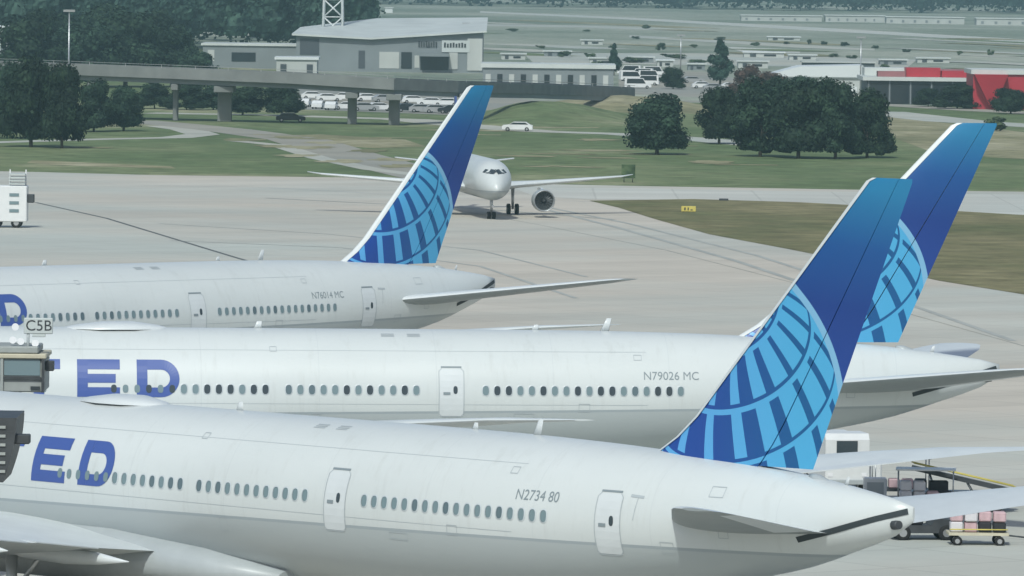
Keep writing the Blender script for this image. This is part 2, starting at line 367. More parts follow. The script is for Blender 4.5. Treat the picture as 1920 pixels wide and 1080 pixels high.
# ------------------------------------------------------------------ aircraft
def pchip(tab, t, k):
    if t <= tab[0][0]: return tab[0][k]
    for i in range(len(tab) - 1):
        a, b = tab[i], tab[i + 1]
        if t <= b[0]:
            u = (t - a[0]) / (b[0] - a[0]); h = b[0] - a[0]
            def sl(j):
                if j <= 0 or j >= len(tab) - 1: return (tab[min(j + 1, len(tab) - 1)][k] - tab[max(j - 1, 0)][k]) / (tab[min(j + 1, len(tab) - 1)][0] - tab[max(j - 1, 0)][0])
                d0 = (tab[j][k] - tab[j - 1][k]) / (tab[j][0] - tab[j - 1][0]); d1 = (tab[j + 1][k] - tab[j][k]) / (tab[j + 1][0] - tab[j][0])
                return 0 if d0 * d1 <= 0 else 2 * d0 * d1 / (d0 + d1)
            m0, m1 = sl(i) * h, sl(i + 1) * h
            return (2*u**3-3*u*u+1)*a[k] + (u**3-2*u*u+u)*m0 + (-2*u**3+3*u*u)*b[k] + (u**3-u*u)*m1
    return tab[-1][k]
BIG = [(-69.2, 4.55, 4.35, .08), (-68.7, 5.25, 3.85, .62), (-67.2, 6.3, 3.3, 1.42), (-65, 7.45, 2.92, 2.2), (-62.5, 8.4, 2.7, 2.82), (-60, 8.78, 2.65, 3.04), (-57, 8.85, 2.65, 3.1),
       (-20, 8.85, 2.65, 3.1), (-15, 8.83, 2.78, 3.02), (-10, 8.74, 3.2, 2.75), (-6, 8.58, 3.8, 2.35), (-3, 8.42, 4.3, 1.98), (0, 8.14, 4.95, 1.5), (2, 7.9, 5.6, 1.08), (4, 7.6, 6.3, .42), (4.75, 7.47, 6.72, .13), (4.9, 7.38, 6.85, .05)]
def scaled(tab, kt, zc0, zc1, kz, kw): return [(t * kt, (a - zc0) * kz + zc1, (b - zc0) * kz + zc1, w_ * kw) for t, a, b, w_ in tab]
SMALL = scaled(BIG, .515, 5.75, 3.95, .66, .64)
class Body:
    def __init__(s, tab): s.tab = tab
    def sec(s, t): return pchip(s.tab, t, 1), pchip(s.tab, t, 2), pchip(s.tab, t, 3)
    def side(s, t, h, port=True, off=0.):          # point on the skin at station t, height h
        a, b, w_ = s.sec(t); c, r = (a + b) / 2, (a - b) / 2; q = max(-1, min(1, (h - c) / r)); y = w_ * math.sqrt(max(0, 1 - q * q))
        nz = q / r; ny = math.sqrt(max(0, 1 - q * q)) / w_; L = math.hypot(nz, ny) or 1
        y += off * ny / L; z = h + off * nz / L
        return Vector((t, -y if port else y, z))
def fuselage(body, mat, step=1.0, n=72):
    t0, t1 = body.tab[0][0], body.tab[-1][0]; ts = []; t = t0
    while t < t1 - .01:
        ts.append(t); t += (.3 if t < t0 + 4 else step if t > -22 * (t0 / -69) or t < t0 + 14 else 3.0)
    ts.append(t1); rings = []
    for t in ts:
        a, b, w_ = body.sec(t); rings.append([(t, w_ * math.sin(2 * math.pi * i / n), (a + b) / 2 + (a - b) / 2 * math.cos(2 * math.pi * i / n)) for i in range(n)])
    return MB().rings(rings)
def foil(chord, thick, n=14, x0=0., x1=1.):
    pts = []
    for i in range(n + 1):
        x = x0 + (x1 - x0) * (1 - math.cos(math.pi * i / n)) / 2; y = 5 * thick * (.2969 * math.sqrt(x) - .126 * x - .3516 * x * x + .2843 * x ** 3 - .1036 * x ** 4)
        pts.append((x * chord, y * chord))
    return pts + [(x, -y) for x, y in (pts[-2:0:-1] if x0 <= 0 else pts[::-1])]
def wing(secs, side, mi=0, x0=0., x1=1.):      # secs: (span, le_t, chord, z, thick)
    mb = MB(True); rings = []
    for (n_, le, c, z, th) in secs:
        r = []
        for (x, y) in foil(c, th, 14, x0, x1): r.append((le + x, side * n_, z + y))
        rings.append(r)
    return mb.rings(rings)
def vfin(secs, x0=0., x1=1.):                  # secs: (z, le_t, chord, thick)
    rings = []
    for (z, le, c, th) in secs:
        rings.append([(le + x, y, z) for (x, y) in foil(c, th, 16, x0, x1)])
    return MB(True).rings(rings)
def conform(body, quads, off=.012, port=True, mi=0, mb=None):
    mb = mb or MB()
    for q in quads: mb.add([body.side(t, h, port, off) for t, h in q], [list(range(len(q)))], mi)
    return mb
def grid(t0, t1, h0, h1, lean=0., n=6):        # rectangle as small quads that can follow the skin
    out = []; nt_ = max(1, int(abs(t1 - t0) / .8))
    for i in range(nt_):
        for j in range(n):
            a, b = t0 + (t1 - t0) * i / nt_, t0 + (t1 - t0) * (i + 1) / nt_; c, d = h0 + (h1 - h0) * j / n, h0 + (h1 - h0) * (j + 1) / n
            out.append([(a, c), (b, c), (b, d), (a, d)])
    return out
def letter(ch, x, z, W, Hh, S):
    g = lambda a, b, c, d: grid(x + a, x + b, z + c, z + d)
    if ch == 'E': return g(0, S * 1.1, 0, Hh) + g(S * 1.1, W, 0, S) + g(S * 1.1, W * .9, Hh * .5 - S * .45, Hh * .5 + S * .45) + g(S * 1.1, W, Hh - S, Hh)
    if ch == 'T': return g(0, W, Hh - S, Hh) + g(W / 2 - S * .55, W / 2 + S * .55, 0, Hh - S)
    if ch == 'I': return g(0, S * 1.1, 0, Hh)
    if ch == 'D':
        out = g(0, S * 1.1, 0, Hh); r = Hh / 2; cx = W - r; pts = [(S * 1.1, Hh, S * 1.1, Hh - S)]
        for i in range(17):
            a = math.pi / 2 - math.pi * i / 16; pts.append((cx + r * math.cos(a), r + r * math.sin(a), cx + (r - S) * math.cos(a), r + (r - S) * math.sin(a)))
        pts.append((S * 1.1, 0, S * 1.1, S))
        for p, q in zip(pts, pts[1:]): out.append([(x + p[0], z + p[1]), (x + q[0], z + q[1]), (x + q[2], z + q[3]), (x + p[2], z + p[3])])
        return out
    if ch == 'U':
        out = g(0, S * 1.1, W / 2, Hh) + g(W - S * 1.1, W, W / 2, Hh); r = W / 2; k = r - S * 1.1
        P = [(r - r * math.cos(math.pi * i / 16), r - r * math.sin(math.pi * i / 16), r - k * math.cos(math.pi * i / 16), r - k * math.sin(math.pi * i / 16)) for i in range(17)]
        for p, q in zip(P, P[1:]): out.append([(x + p[0], z + p[1]), (x + q[0], z + q[1]), (x + q[2], z + q[3]), (x + p[2], z + p[3])])
        return out
    if ch == 'N':
        out = g(0, S, 0, Hh) + g(W - S, W, 0, Hh)
        for j in range(6):
            a, b = j / 6, (j + 1) / 6; f_ = lambda k: S * .3 + (W - S * 1.6) * (1 - k)
            out.append([(x + f_(a), z + Hh * a), (x + f_(a) + S, z + Hh * a), (x + f_(b) + S, z + Hh * b), (x + f_(b), z + Hh * b)])
        return out
def text_mesh(txt, size):
    cu = bpy.data.curves.new('t', 'FONT'); cu.body = txt; cu.size = size; cu.align_x = 'CENTER'; cu.align_y = 'CENTER';
    o = bpy.data.objects.new('t', cu); scene.collection.objects.link(o); dg = bpy.context.evaluated_depsgraph_get(); dg.update()
    me = bpy.data.meshes.new_from_object(o.evaluated_get(dg)); bpy.data.objects.remove(o); return me
def registration(body, txt, t, h, size, parent):
    me = text_mesh(txt, size); me.materials.clear(); me.materials.append(M['reg_grey'])
    for v in me.vertices: v.co = body.side(t + v.co.x, h + v.co.y, True, .012)
    return link('registration_text', me, parent)
def ring_outline(w_, h_, n=14, p=2.6):
    return [((abs(math.cos(a)) ** (2 / p)) * math.copysign(w_ / 2, math.cos(a)), (abs(math.sin(a)) ** (2 / p)) * math.copysign(h_ / 2, math.sin(a))) for a in (2 * math.pi * i / n for i in range(n))]
def cabin_window(body, t, h, pane, parent, w_=.29, hh=.43):
    if t < -33.4:
        mb = MB(); o2 = ring_outline(w_ * .9, hh * .85); mb.add([body.side(t + a, h + b, True, .02) for a, b in o2], [list(range(len(o2)))]); return mb.build('window', pane, parent)
    mb = MB(); o1 = ring_outline(w_ + .09, hh + .09); o2 = ring_outline(w_, hh); n = len(o1)
    mb.add([body.side(t + a, h + b, True, .006) for a, b in o1] + [body.side(t + a, h + b, True, .02) for a, b in o2], [[i, (i + 1) % n, n + (i + 1) % n, n + i] for i in range(n)], 0)
    mb.add([body.side(t + a, h + b, True, .008) for a, b in o2], [list(range(n))], 1)
    return mb.build('window', ['frame_grey', pane], parent)
def seamline(body, pts, wd, mb, off=.014, mi=0):
    for (a, b) in zip(pts, pts[1:]):
        k = max(1, int(math.dist(a, b) / .3)); dx, dz = (b[0] - a[0]), (b[1] - a[1]); L = math.hypot(dx, dz); nx, nz = -dz / L * wd / 2, dx / L * wd / 2
        for i in range(k):
            p = (a[0] + dx * i / k, a[1] + dz * i / k); q = (a[0] + dx * (i + 1) / k, a[1] + dz * (i + 1) / k)
            mb.add([body.side(p[0] + nx, p[1] + nz, True, off), body.side(q[0] + nx, q[1] + nz, True, off), body.side(q[0] - nx, q[1] - nz, True, off), body.side(p[0] - nx, p[1] - nz, True, off)], [[0, 1, 2, 3]], mi)
def cabin_door(body, t, parent, h0=5.0, h1=7.2, wd=1.15, port=True):
    mb = MB(); q = grid(t - wd / 2 + .03, t + wd / 2 - .03, h0 + .03, h1 - .03, n=8); conform(body, q, .01, mb=mb)
    d = mb.build('door', 'white_paint', parent)
    s_ = MB(); a, b = t - wd / 2, t + wd / 2; c = .14
    seamline(body, [(a, h0 + c), (a, h1 - c), (a + c, h1)], .035, s_)
    seamline(body, [(b - c, h1), (b, h1 - c), (b, h0 + c)], .035, s_); seamline(body, [(b - c, h0), (a + c, h0)], .04, s_)
    seamline(body, [(a, h0 + c), (a + c, h0)], .035, s_); seamline(body, [(b, h0 + c), (b - c, h0)], .035, s_)
    s_.build('door_seam', 'faint_seam', d)
    s2 = MB(); seamline(body, [(a + .1, h1 + .05), (b - .1, h1 + .05)], .07, s2); s2.build('rain_gutter', 'reg_grey', d)
    cabin = MB(); o = ring_outline(.2, .36); mbw = MB(); mbw.add([body.side(t + .18 + x, 6.22 + z, True, .02) for x, z in o], [list(range(len(o)))]); mbw.build('door_window', 'pane_dark', d)
    hd = MB(); conform(body, grid(t - .38, t - .06, 6.0, 6.12, n=1), .03, mb=hd); hd.build('door_handle', 'reg_grey', d)
def wheel(parent, x, y, r, wd=.45, name='wheel'):
    mb = MB(); n = 20; rings = []
    for (yy, rr) in ((-wd / 2, r * .6), (-wd / 2, r * .9), (-wd * .3, r), (wd * .3, r), (wd / 2, r * .9), (wd / 2, r * .6)):
        rings.append([(x + rr * math.cos(2 * math.pi * i / n), y + yy, r + rr * math.sin(2 * math.pi * i / n)) for i in range(n)])
    mb.rings(rings, 0); mb.tube((x, y - wd * .35 - .16 * wd, r), (x, y + wd * .35 + .16 * wd, r), r * .5, mi=1, n=14)
    return mb.build(name, ['tyre', 'metal'], parent)
def engine(parent, t, n_, z, r, L, k, side, wing_z):
    rings = []; S = [(0, .90), (.03, .97), (.12, 1.0), (.45, 1.0), (.7, .93), (.82, .84)]; nn = 28
    prof = [(x * L, r * q) for x, q in S] + [(.82 * L, r * .78), (.5 * L, r * .8), (.12 * L, r * .84), (.02 * L, r * .86), (0, r * .90)]
    for (x, q) in prof: rings.append([(t + x, side * n_ + q * math.sin(2 * math.pi * i / nn), z + q * math.cos(2 * math.pi * i / nn)) for i in range(nn)])
    e = MB().rings(rings, caps=False).build('engine', 'grey_paint' if k else 'white_paint', parent)
    mb = MB(); mb.rings([[(t - .02 + a, side * n_ + q * math.sin(2 * math.pi * i / nn), z + q * math.cos(2 * math.pi * i / nn)) for i in range(nn)] for a, q in ((.16, r * .9), (-.02, r * .965), (-.06, r * .93), (0, r * .88), (.2, r * .85))], caps=False)
    mb.build('intake_lip', 'metal', e)
    mb = MB(); mb.tube((t + .16 * L, side * n_, z), (t + .18 * L, side * n_, z), r * .83, n=28, mi=0); mb.tube((t + .04 * L, side * n_, z), (t + .16 * L, side * n_, z), .03, r * .26, n=14, mi=1)
    for i in range(18):
        a = 2 * math.pi * i / 18; c, s_ = math.cos(a), math.sin(a); mk = lambda rr, x, o: (t + x, side * n_ + rr * (s_) + o * c, z + rr * c - o * s_)
        mb.add([mk(r * .24, .13 * L, -.04), mk(r * .81, .13 * L, -.10 * r), mk(r * .81, .155 * L, .10 * r), mk(r * .24, .155 * L, .04)], [[0, 1, 2, 3]], 2)
    mb.build('fan', ['dark_seam', 'dark_metal', 'dark_metal'], e)
    mb = MB(); mb.tube((t + .6 * L, side * n_, z), (t + 1.0 * L, side * n_, z), r * .62, r * .42, n=20); mb.tube((t + 1.0 * L, side * n_, z), (t + 1.14 * L, side * n_, z), r * .3, r * .05, n=16)
    mb.build('exhaust', 'metal', e)
    mb = MB(); mb.prism([(t + .3 * L, z + r * .9), (t + 1.3 * L, z + r * .7), (t + 1.5 * L, wing_z), (t + .8 * L, wing_z + .1)], side * n_ - r * .1, side * n_ + r * .1, 'y'); mb.build('pylon', 'white_paint', e)
def blade(parent, body, t, hgt, ch):
    top = body.sec(t)[0] - .03; mb = MB(); mb.rings([[(t + x + o, y, top + z_) for x, y in foil(c, .12, 5)] for z_, o, c in ((0, 0, ch), (hgt, hgt * .5, ch * .55))])
    return mb.build('antenna', 'white_paint', parent)

big = Body(BIG)
def make_airliner():
    o = thing('airliner', 'x', 'airliner')
    fuselage(big, 'x').build('fuselage', 'fuselage_paint', o)
    fair = MB(); rg = []
    for t, hw, zt, zb in ((-50, 2.0, 3.3, 2.6), (-47, 3.0, 4.1, 2.15), (-42, 3.55, 4.6, 1.95), (-34, 3.6, 4.5, 1.95), (-29, 3.3, 4.0, 2.1), (-25, 2.3, 3.3, 2.55)):
        rg.append([(t, hw * math.copysign(abs(math.sin(a)) ** .7, math.sin(a)), (zt + zb) / 2 + (zt - zb) / 2 * math.copysign(abs(math.cos(a)) ** .8, math.cos(a))) for a in (2 * math.pi * i / 32 for i in range(32))])
    fair.rings(rg).build('wing_fairing', 'grey_paint', o)
    W = [(2.6, -45.5, 14.6, 3.55, .13), (6, -43.3, 12.4, 3.85, .12), (10.5, -39.2, 9.6, 4.35, .11), (20, -31.6, 6.0, 5.45, .10), (28, -25.3, 3.9, 6.3, .10), (30.8, -22.6, 2.7, 6.62, .09), (33.2, -19.2, .9, 6.8, .08)]
    for s_ in (-1, 1):
        wg = wing(W, s_).build('wing', 'wing_grey', o)
        for (a, b, nm) in ((W[1], W[2], 'flap'), (W[2], W[3], 'flap'), (W[3], W[4], 'aileron')):
            q = MB(); q.rings([[(le + c * x, s_ * n_, z + (1 if k else -1) * th) for x, th, k in ((.78, .012 * c + .02, 1), (1.02, .03, 1), (1.02, .01, 0), (.78, .02 * c, 0))] for n_, le, c, z in ((a[0] + .2, a[1], a[2], a[3]), (b[0] - .2, b[1], b[2], b[3]))], smooth=False)
            q.build(nm, 'white_paint', wg)
        for n_, le, c, z in ((6, -43.3, 12.4, 3.6), (13.5, -36.8, 8.4, 4.5), (20, -31.6, 6.0, 5.2)):
            fa = MB(); fa.rings([[(le + c * x, s_ * n_ + .28 * k * math.sin(a), z + (-.15 + .33 * k * math.cos(a))) for a in (2 * math.pi * i / 10 for i in range(10))] for x, k in ((.55, .1), (.65, .8), (.85, 1), (1.0, .7), (1.14, .05))]); fa.build('flap_fairing', 'white_paint', wg)
        engine(o, -51.5, 9.9, 3.0, 1.9, 5.6, 0, s_, 4.3)
        st = wing([(.9, -5.6, 7.4, 6.3, .10), (1.9, -4.9, 6.9, 6.42, .09), (9.6, 2.7, 3.0, 7.58, .09), (10.5, 3.7, 2.2, 7.72, .08), (10.8, 4.4, 1.4, 7.76, .07)], s_).build('stabilizer', ['white_paint', 'shaded_under'], o)
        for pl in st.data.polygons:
            if pl.normal.z < 0: pl.material_index = 1  # downward faces coloured darker: underside shade painted in
        wing([(2.2, -4.6 , 6.72, 6.46, .092), (9.5, 2.62, 3.06, 7.56, .092)], s_, 0, .74, 1.0).build('elevator', 'white_paint', st)
    # fin: dorsal fillet, box, rudder, bare leading edge
    F_ = []
    for i in range(15):
        z = 7.6 + (18.5 - 7.6) * i / 14; u = (z - 8.7) / 9.8
        le = -6.76 + 9.23 * u - (.75 * max(0, 1 - (z - 8.4) / 1.6) ** 2 if z > 8.4 else .75); te = .0 + 4.6 * (z - 8.14) / 10.36
        if z < 8.14: te = 0.0
        F_.append((z, le, te - le, .105 - .02 * i / 14))
    F_.append((18.62, 2.75, 1.85, .06))
    vfin(F_, 0, .70).build('fin', 'fin_blue', o)
    vfin([s_ for s_ in F_ if s_[0] > 8.3], .7025, 1.0).build('rudder', 'fin_blue', o)
    F2 = [(z, le - .03, c, th * 1.06) for z, le, c, th in F_ if z > 8.3]
    rg = []
    for (z, le, c, th) in F2:
        pts = foil(c, th, 40); sel = [p for p in pts if p[0] < .17]; up = [p for p in sel if p[1] >= 0]; dn = [p for p in sel if p[1] < 0]
        k = 4; up = sorted(up)[-1]; ring = []
        for q in (1, .6, .3, .08, 0): ring.append((le + .26 * q, 5 * th * c * .2969 * math.sqrt(.26 * q / c), z))
        for q in (.08, .3, .6, 1): ring.append((le + .26 * q, -5 * th * c * .2969 * math.sqrt(.26 * q / c), z))
        rg.append(ring)
    MB().rings(rg, close=False, caps=False).build('leading_edge', 'leading_edge', o)
    # tail cone details
    mb = MB(); seamline(big, [(.6, 6.02), (2.0, 6.4), (3.6, 6.9), (4.75, 7.22)], .20, mb); mb.build('tail_seal', 'dark_seam', o)
    mb = MB(); mb.tube((4.2, -.24, 6.72), (4.5, -.30, 6.74), .17, .15, n=14); mb.build('exhaust_pipe', 'dark_metal', o)
    mb = MB(); mb.rings([[(t, w_ * math.sin(a), z + .12 * w_ + .25 * math.cos(a) * k) for a in (2 * math.pi * i / 14 for i in range(14))] for t, w_, z, k in ((.0, .12, 8.1, .5), (.35, .3, 7.95, 1), (.8, .2, 7.85, .8), (1.1, .04, 7.8, .2))]); mb.build('tail_fairing', 'grey_paint', o)
    for t, hg, ch in ((-17.1, .28, .34), (-13.9, .62, .42), (-30.0, .35, .4), (1.6, .3, .2)): blade(o, big, t, hg, ch)
    rg = []
    for t, w_, z in ((-38.9, .1, .02), (-38.2, .7, .16), (-37, 1.0, .3), (-35.6, .95, .32), (-34.4, .55, .17), (-33.8, .08, .02)):
        rg.append([(t, w_ * math.cos(a), 8.78 + z * 1.1 * math.sin(a)) for a in (math.pi * i / 12 for i in range(13))] )
    MB().rings(rg, close=False, caps=False).build('radome', 'white_paint', o)
    for t in (-24.2, -23.0):
        mb = MB()
        for i in range(3): mb.add([big.side(t + a, 8.55 + b, True, .012) for a, b in ((0, i * .05), (.6, i * .05), (.6, i * .05 + .03), (0, i * .05 + .03))], [[0, 1, 2, 3]])
        mb.build('vent', 'faint_seam', o)
    # cabin windows in their groups
    rnd = random.Random(3)
    idx = [i for i in range(-56, 43) if i not in (7, 20, 21, 22, 23, 24, -8, -9, -10, -11, -12, -31, -32, -33, -34)]
    for i in idx:
        cabin_window(big, -32.85 + i * .533, 6.2, rnd.choice(['pane_mid', 'pane_shaded', 'pane_shaded']), o)
    for t in (-21.1, -7.5, -38.3 + .0, -50.3): cabin_door(big, t, o) if t != -38.3 else None
    mb = MB(); seamline(big, [(-6.6, 7.15), (-6.0, 7.12)], .09, mb); seamline(big, [(-6.25, 7.1), (-6.35, 6.3)], .03, mb); mb.build('service_panel', 'faint_seam', o)
    x = -38.25 - 4 * 2.72
    for ch in 'UNITED':
        mb = conform(big, letter(ch, x + (.6 if ch == 'I' else 0), 5.82, 1.95, 1.68, .44), .014); mb.build('title_letter', 'title_blue', o); x += 2.72 
    for (t, h, w_, hh) in ((-15.2, 5.25, .5, .35), (-27.5, 4.6, .4, .5), (-18.2, 4.9, .9, .25), (-5.2, 5.2, .55, .4), (-2.6, 5.9, .4, .3), (-12.6, 7.6, .35, .22), (-3.2, 7.3, .6, .35), (-29.4, 7.9, .3, .2)):
        mb = MB(); seamline(big, [(t, h), (t + w_, h), (t + w_, h + hh), (t, h + hh), (t, h)], .022, mb); mb.build('access_panel', 'faint_seam', o)
    for hq in (7.95, 5.55):
        mb = MB(); seamline(big, [(-56, hq), (-40, hq), (-12, hq)], .016, mb, .006); mb.build('skin_joint', 'faint_seam', o)
    # cockpit panes
    for k in range(3):
        q = MB(); q.add([big.side(-66.35 + k * .75 + a, 7.0 + b - (.0 if k else .12), True, .02) for a, b in ((0, -.45), (.62, -.4), (.66, .12), (.2, .05))], [[0, 1, 2, 3]]); q.build('cockpit_window', 'pane_dark', o)
    # undercarriage
    for (gx, gy, r, dbl) in ((-36.5, 5.5, .67, 3), (-36.5, -5.5, .67, 3), (-63.5, 0, .53, 1)):
        g = MB(); g.tube((gx, gy, r), (gx, gy, 3.6), .17, .24); 
        if dbl == 3: g.tube((gx - 1.5, gy, r), (gx + 1.5, gy, r), .14); g.tube((gx, gy, 1.6), (gx + 1.6, gy, 3.2), .09)
        lg = g.build('landing_gear', 'metal', o)
        for dx in ((-1.5, 0, 1.5) if dbl == 3 else (0,)):
            for dy in (-.62, .62) if dbl == 3 else (-.35, .35): wheel(lg, gx + dx, gy + dy, r)
    return o
A = make_airliner()
Bp = copy_tree(A); Cp = copy_tree(A)
def place(o, x, y, yaw, label, reg, reg_h=6.88):
    o.location = (x, y, 0); o.rotation_euler = (0, 0, -R(yaw)); tag(o, label, 'airliner', 'white wide-body airliners parked at the gates with blue globe tails')
    registration(big, reg, -10.9, reg_h, .52, o)
rw = random.Random(9)
for ch in kids(Bp):                       # open and drawn blinds differ most on the middle aircraft
    if ch.name.startswith('window') and rw.random() < .38:
        sl_ = ch.material_slots[len(ch.material_slots) - 1]; sl_.link = 'OBJECT'; sl_.material = M['pane_dark']
place(A, 10.48, 252.6, 45.99, 'nearest of the three white wide-body airliners with blue globe tails', 'N2734 80')
place(Bp, 17.9, 338.2, -6.6, 'middle white wide-body airliner, seen square from its side, tail at far right', 'N79026 MC')
place(Cp, -4.5, 419.7, -44.65, 'farthest of the three parked wide-body airliners, its tail before the taxiing plane', 'N76014 MC')

# taxiing single-aisle airliner coming towards the viewer
small = Body(SMALL)
def make_small():
    o = thing('airliner', 'white single-aisle airliner taxiing nose-on behind the farthest blue tail', 'airliner')
    fuselage(small, 'x', .5).build('fuselage', 'fuselage_paint_small', o)
    W = [(1.6, -23.5, 7.0, 3.0, .13), (6, -20.6, 4.3, 3.3, .12), (15.6, -14.4, 1.7, 3.9, .1), (16.7, -13.2, .8, 4.05, .1)]
    for s_ in (-1, 1):
        wg = wing(W, s_).build('wing', 'wing_grey', o); wing([(3, -22.5, 6.1, 3.1, .135), (15.5, -14.6, 1.75, 3.88, .125)], s_, 0, 0, .1).build('slat', 'leading_edge', wg)
        engine(o, -27.2, 5.8, 1.75, 1.12, 3.4, 1, s_, 2.9)
        wing([(.4, -3, 3.3, 4.6, .1), (6.2, .8, 1.5, 5.2, .09)], s_).build('stabilizer', 'white_paint', o)
    vfin([(5.0, -5.0, 5.4, .1), (11.6, .6, 1.9, .09)], 0, 1).build('fin', 'title_blue', o)
    mb = MB()
    for s_ in (True, False):
        for k in range(3):
            mb = MB(); t = -34.25 + k * .42
            mb.add([small.side(t + a, h, s_, .03) for a, h in ((0, 4.55 + .06 * k), (.36, 4.6 + .06 * k), (.40, 5.05), (.12 if k == 0 else .03, 4.98))], [[0, 1, 2, 3]]); mb.build('cockpit_window', 'pane_dark', o)
    for i in range(38):
        t = -31.0 + i * .72
        mb = MB(); mb.add([small.side(t + a, 4.5 + b, True, .015) for a, b in ring_outline(.23, .36, 8)], [list(range(8))]); mb.build('window', 'pane_shaded', o)
    for (gx, gy, r) in ((-17.5, 3.8, .56), (-17.5, -3.8, .56), (-30.8, 0, .38)):
        g = MB().tube((gx, gy, r), (gx, gy, 2.7), .12, .18); lg = g.build('landing_gear', 'metal', o)
        for dy in (-.42, .42) if gy else (-.25, .25): wheel(lg, gx, gy + dy, r, .36)
    mb = MB(); mb.tube((-31.0, -.12, 1.3), (-31.12, -.12, 1.3), .14); mb.build('taxi_light', 'lamp_white', o)
    return o
Ds = make_small(); p = G(921, 411)
YD = R(-97.0 + 12)
# local +x points aft: aft direction is away from the viewer and slightly to the left
ang = math.atan2(1.0, -.125); Ds.rotation_euler = (0, 0, ang); nose = Vector((math.cos(ang), math.sin(ang))) * 30.8
Ds.location = (p.x + nose.x, p.y + nose.y, 0)

# ------------------------------------------------------------------ trees
def crown_mesh(name, mat, n_blob, leaves, seed, shape='oak', leaf=.34):
    rnd = random.Random(seed); mb = MB(); blobs = []
    for i in range(n_blob):
        a = rnd.random() * 2 * math.pi; u = rnd.random()
        if shape == 'oak': h = .11 + .68 * u; rr = .36 * math.sqrt(rnd.random()) * (1.05 - .65 * max(0, u - .4) / .6); br = .13 + .08 * rnd.random()
        elif shape == 'pine': h = .16 + .76 * u; rr = .26 * (1 - u) ** .7 * math.sqrt(rnd.random()); br = .06 + .09 * (1 - u)
        else: h = .2 + .6 * u; rr = .30 * math.sqrt(rnd.random()); br = .10 + .12 * rnd.random()
        blobs.append((Vector((rr * math.cos(a), rr * math.sin(a), h)), br))
    V, Fc = [], []
    for c, br in blobs:
        for k in range(leaves):
            d = Vector((rnd.gauss(0, 1), rnd.gauss(0, 1), rnd.gauss(0, 1))).normalized(); r = br * (.55 + .5 * rnd.random() ** .6); p_ = c + Vector((d.x * r, d.y * r, d.z * r * .85))
            if p_.z < .085: p_.z = .085 + rnd.random() * .05
            s_ = leaf * .1 * (.6 + .9 * rnd.random()); a = (d + Vector((rnd.gauss(0, .5), rnd.gauss(0, .5), rnd.gauss(0, .5) + .3))).normalized(); u = a.orthogonal().normalized(); v = a.cross(u)
            th = rnd.random() * 6.28; u, v = u * math.cos(th) + v * math.sin(th), v * math.cos(th) - u * math.sin(th)
            o = len(V); V += [p_ + u * s_, p_ + v * s_ * .7, p_ - u * s_, p_ - v * s_ * .7]; Fc.append([o, o + 1, o + 2, o + 3])
        # inner mass of shaded twigs and leaves
        rg = []
        for j in range(1, 5):
            ph = math.pi * j / 5; rg.append([c + Vector((math.sin(ph) * math.cos(t), math.sin(ph) * math.sin(t), .8 * math.cos(ph))) * br * (.62 + .16 * rnd.random()) for t in (2 * math.pi * i / 7 for i in range(7))])
        mb.rings(rg, smooth=False)
    mb.add(V, Fc, 0); return mb.mesh(name, mat)
def trunk_mesh(name, seed, shape):
    rnd = random.Random(seed); mb = MB(); r = .028
    pts = [Vector((0, 0, -.01)), Vector((rnd.gauss(0, .01), rnd.gauss(0, .01), .16)), Vector((rnd.gauss(0, .02), rnd.gauss(0, .02), .36)), Vector((0, 0, .62 if shape != 'pine' else .9))]
    for i in range(3): mb.tube(pts[i], pts[i + 1], r * (1 - .25 * i), r * (1 - .25 * (i + 1)), n=7)
    for i in range(7):
        a = 2 * math.pi * i / 7 + rnd.random(); z = .16 + .05 * i; b = pts[1].lerp(pts[2], min(1, i / 5)); e = b + Vector((math.cos(a) * .24, math.sin(a) * .24, .16 + .1 * rnd.random())); mb.tube(b, e, r * .45, r * .12, n=5)
    return mb.mesh(name, 'bark')
CR = {}
for k, (mat, nb, lv, sh, leaf) in {'oak': ('oak_leaves', 30, 340, 'oak', .20), 'pine': ('pine_leaves', 28, 240, 'pine', .20), 'far': ('far_leaves', 22, 110, 'oak', .34), 'bush': ('bush_leaves', 12, 140, 'bush', .34), 'red': ('reddish_leaves', 22, 260, 'oak', .22)}.items():
    CR[k] = [(crown_mesh('crown', mat, nb, lv, 10 * j + len(k), sh, leaf), trunk_mesh('trunk', j + len(k), sh)) for j in range(3)]
NT = [0]
def tree(kind, px, py, wpx, hpx, label, group=None, name=None):
    g = G(px, py); s_ = PM(g.y); H_, W_ = hpx / s_, wpx / s_; NT[0] += 1; j = NT[0] % 3
    nm = name or {'oak': 'oak_tree', 'pine': 'pine_tree', 'far': 'tree', 'bush': 'bush', 'red': 'tree'}[kind]
    t = thing(nm, label, 'bush' if nm == 'bush' else 'tree', g, random.random() * 6.28, group)
    sx = W_ / (.92 if kind != 'pine' else .66); sz = H_ / .94
    c = link('crown', CR[kind][j][0], t); c.scale = (sx, sx, sz); 
    if kind == 'bush': c.location = (0, 0, -.08 * sz)
    else: tr = link('trunk', CR[kind][j][1], t); tr.scale = (min(sx, sz * 1.1), min(sx, sz * 1.1), sz)
    return t
oak_right = [(1232, 290, 136, 132, 'broad dark oak standing alone at the left of the right-hand grove'),
    (1348, 270, 96, 112, 'leftmost oak of the right-hand grove, beside the lone broad oak'),
    (1425, 294, 128, 150, 'oak in the left half of the right-hand grove, its crown reaching the ground'),
    (1497, 297, 136, 172, 'tallest oak in the middle of the right-hand grove'),
    (1566, 298, 112, 152, 'oak just right of the tallest one in the right-hand grove'),
    (1626, 296, 104, 132, 'rightmost oak of the right-hand grove, nearest the blue tails'),
    (1388, 262, 92, 104, 'back-row oak filling the gap left in the right-hand grove'),
    (1460, 268, 100, 128, 'back-row oak behind the left shoulder of the tallest oak'),
    (1535, 270, 100, 126, 'back-row oak behind the right shoulder of the tallest oak')]
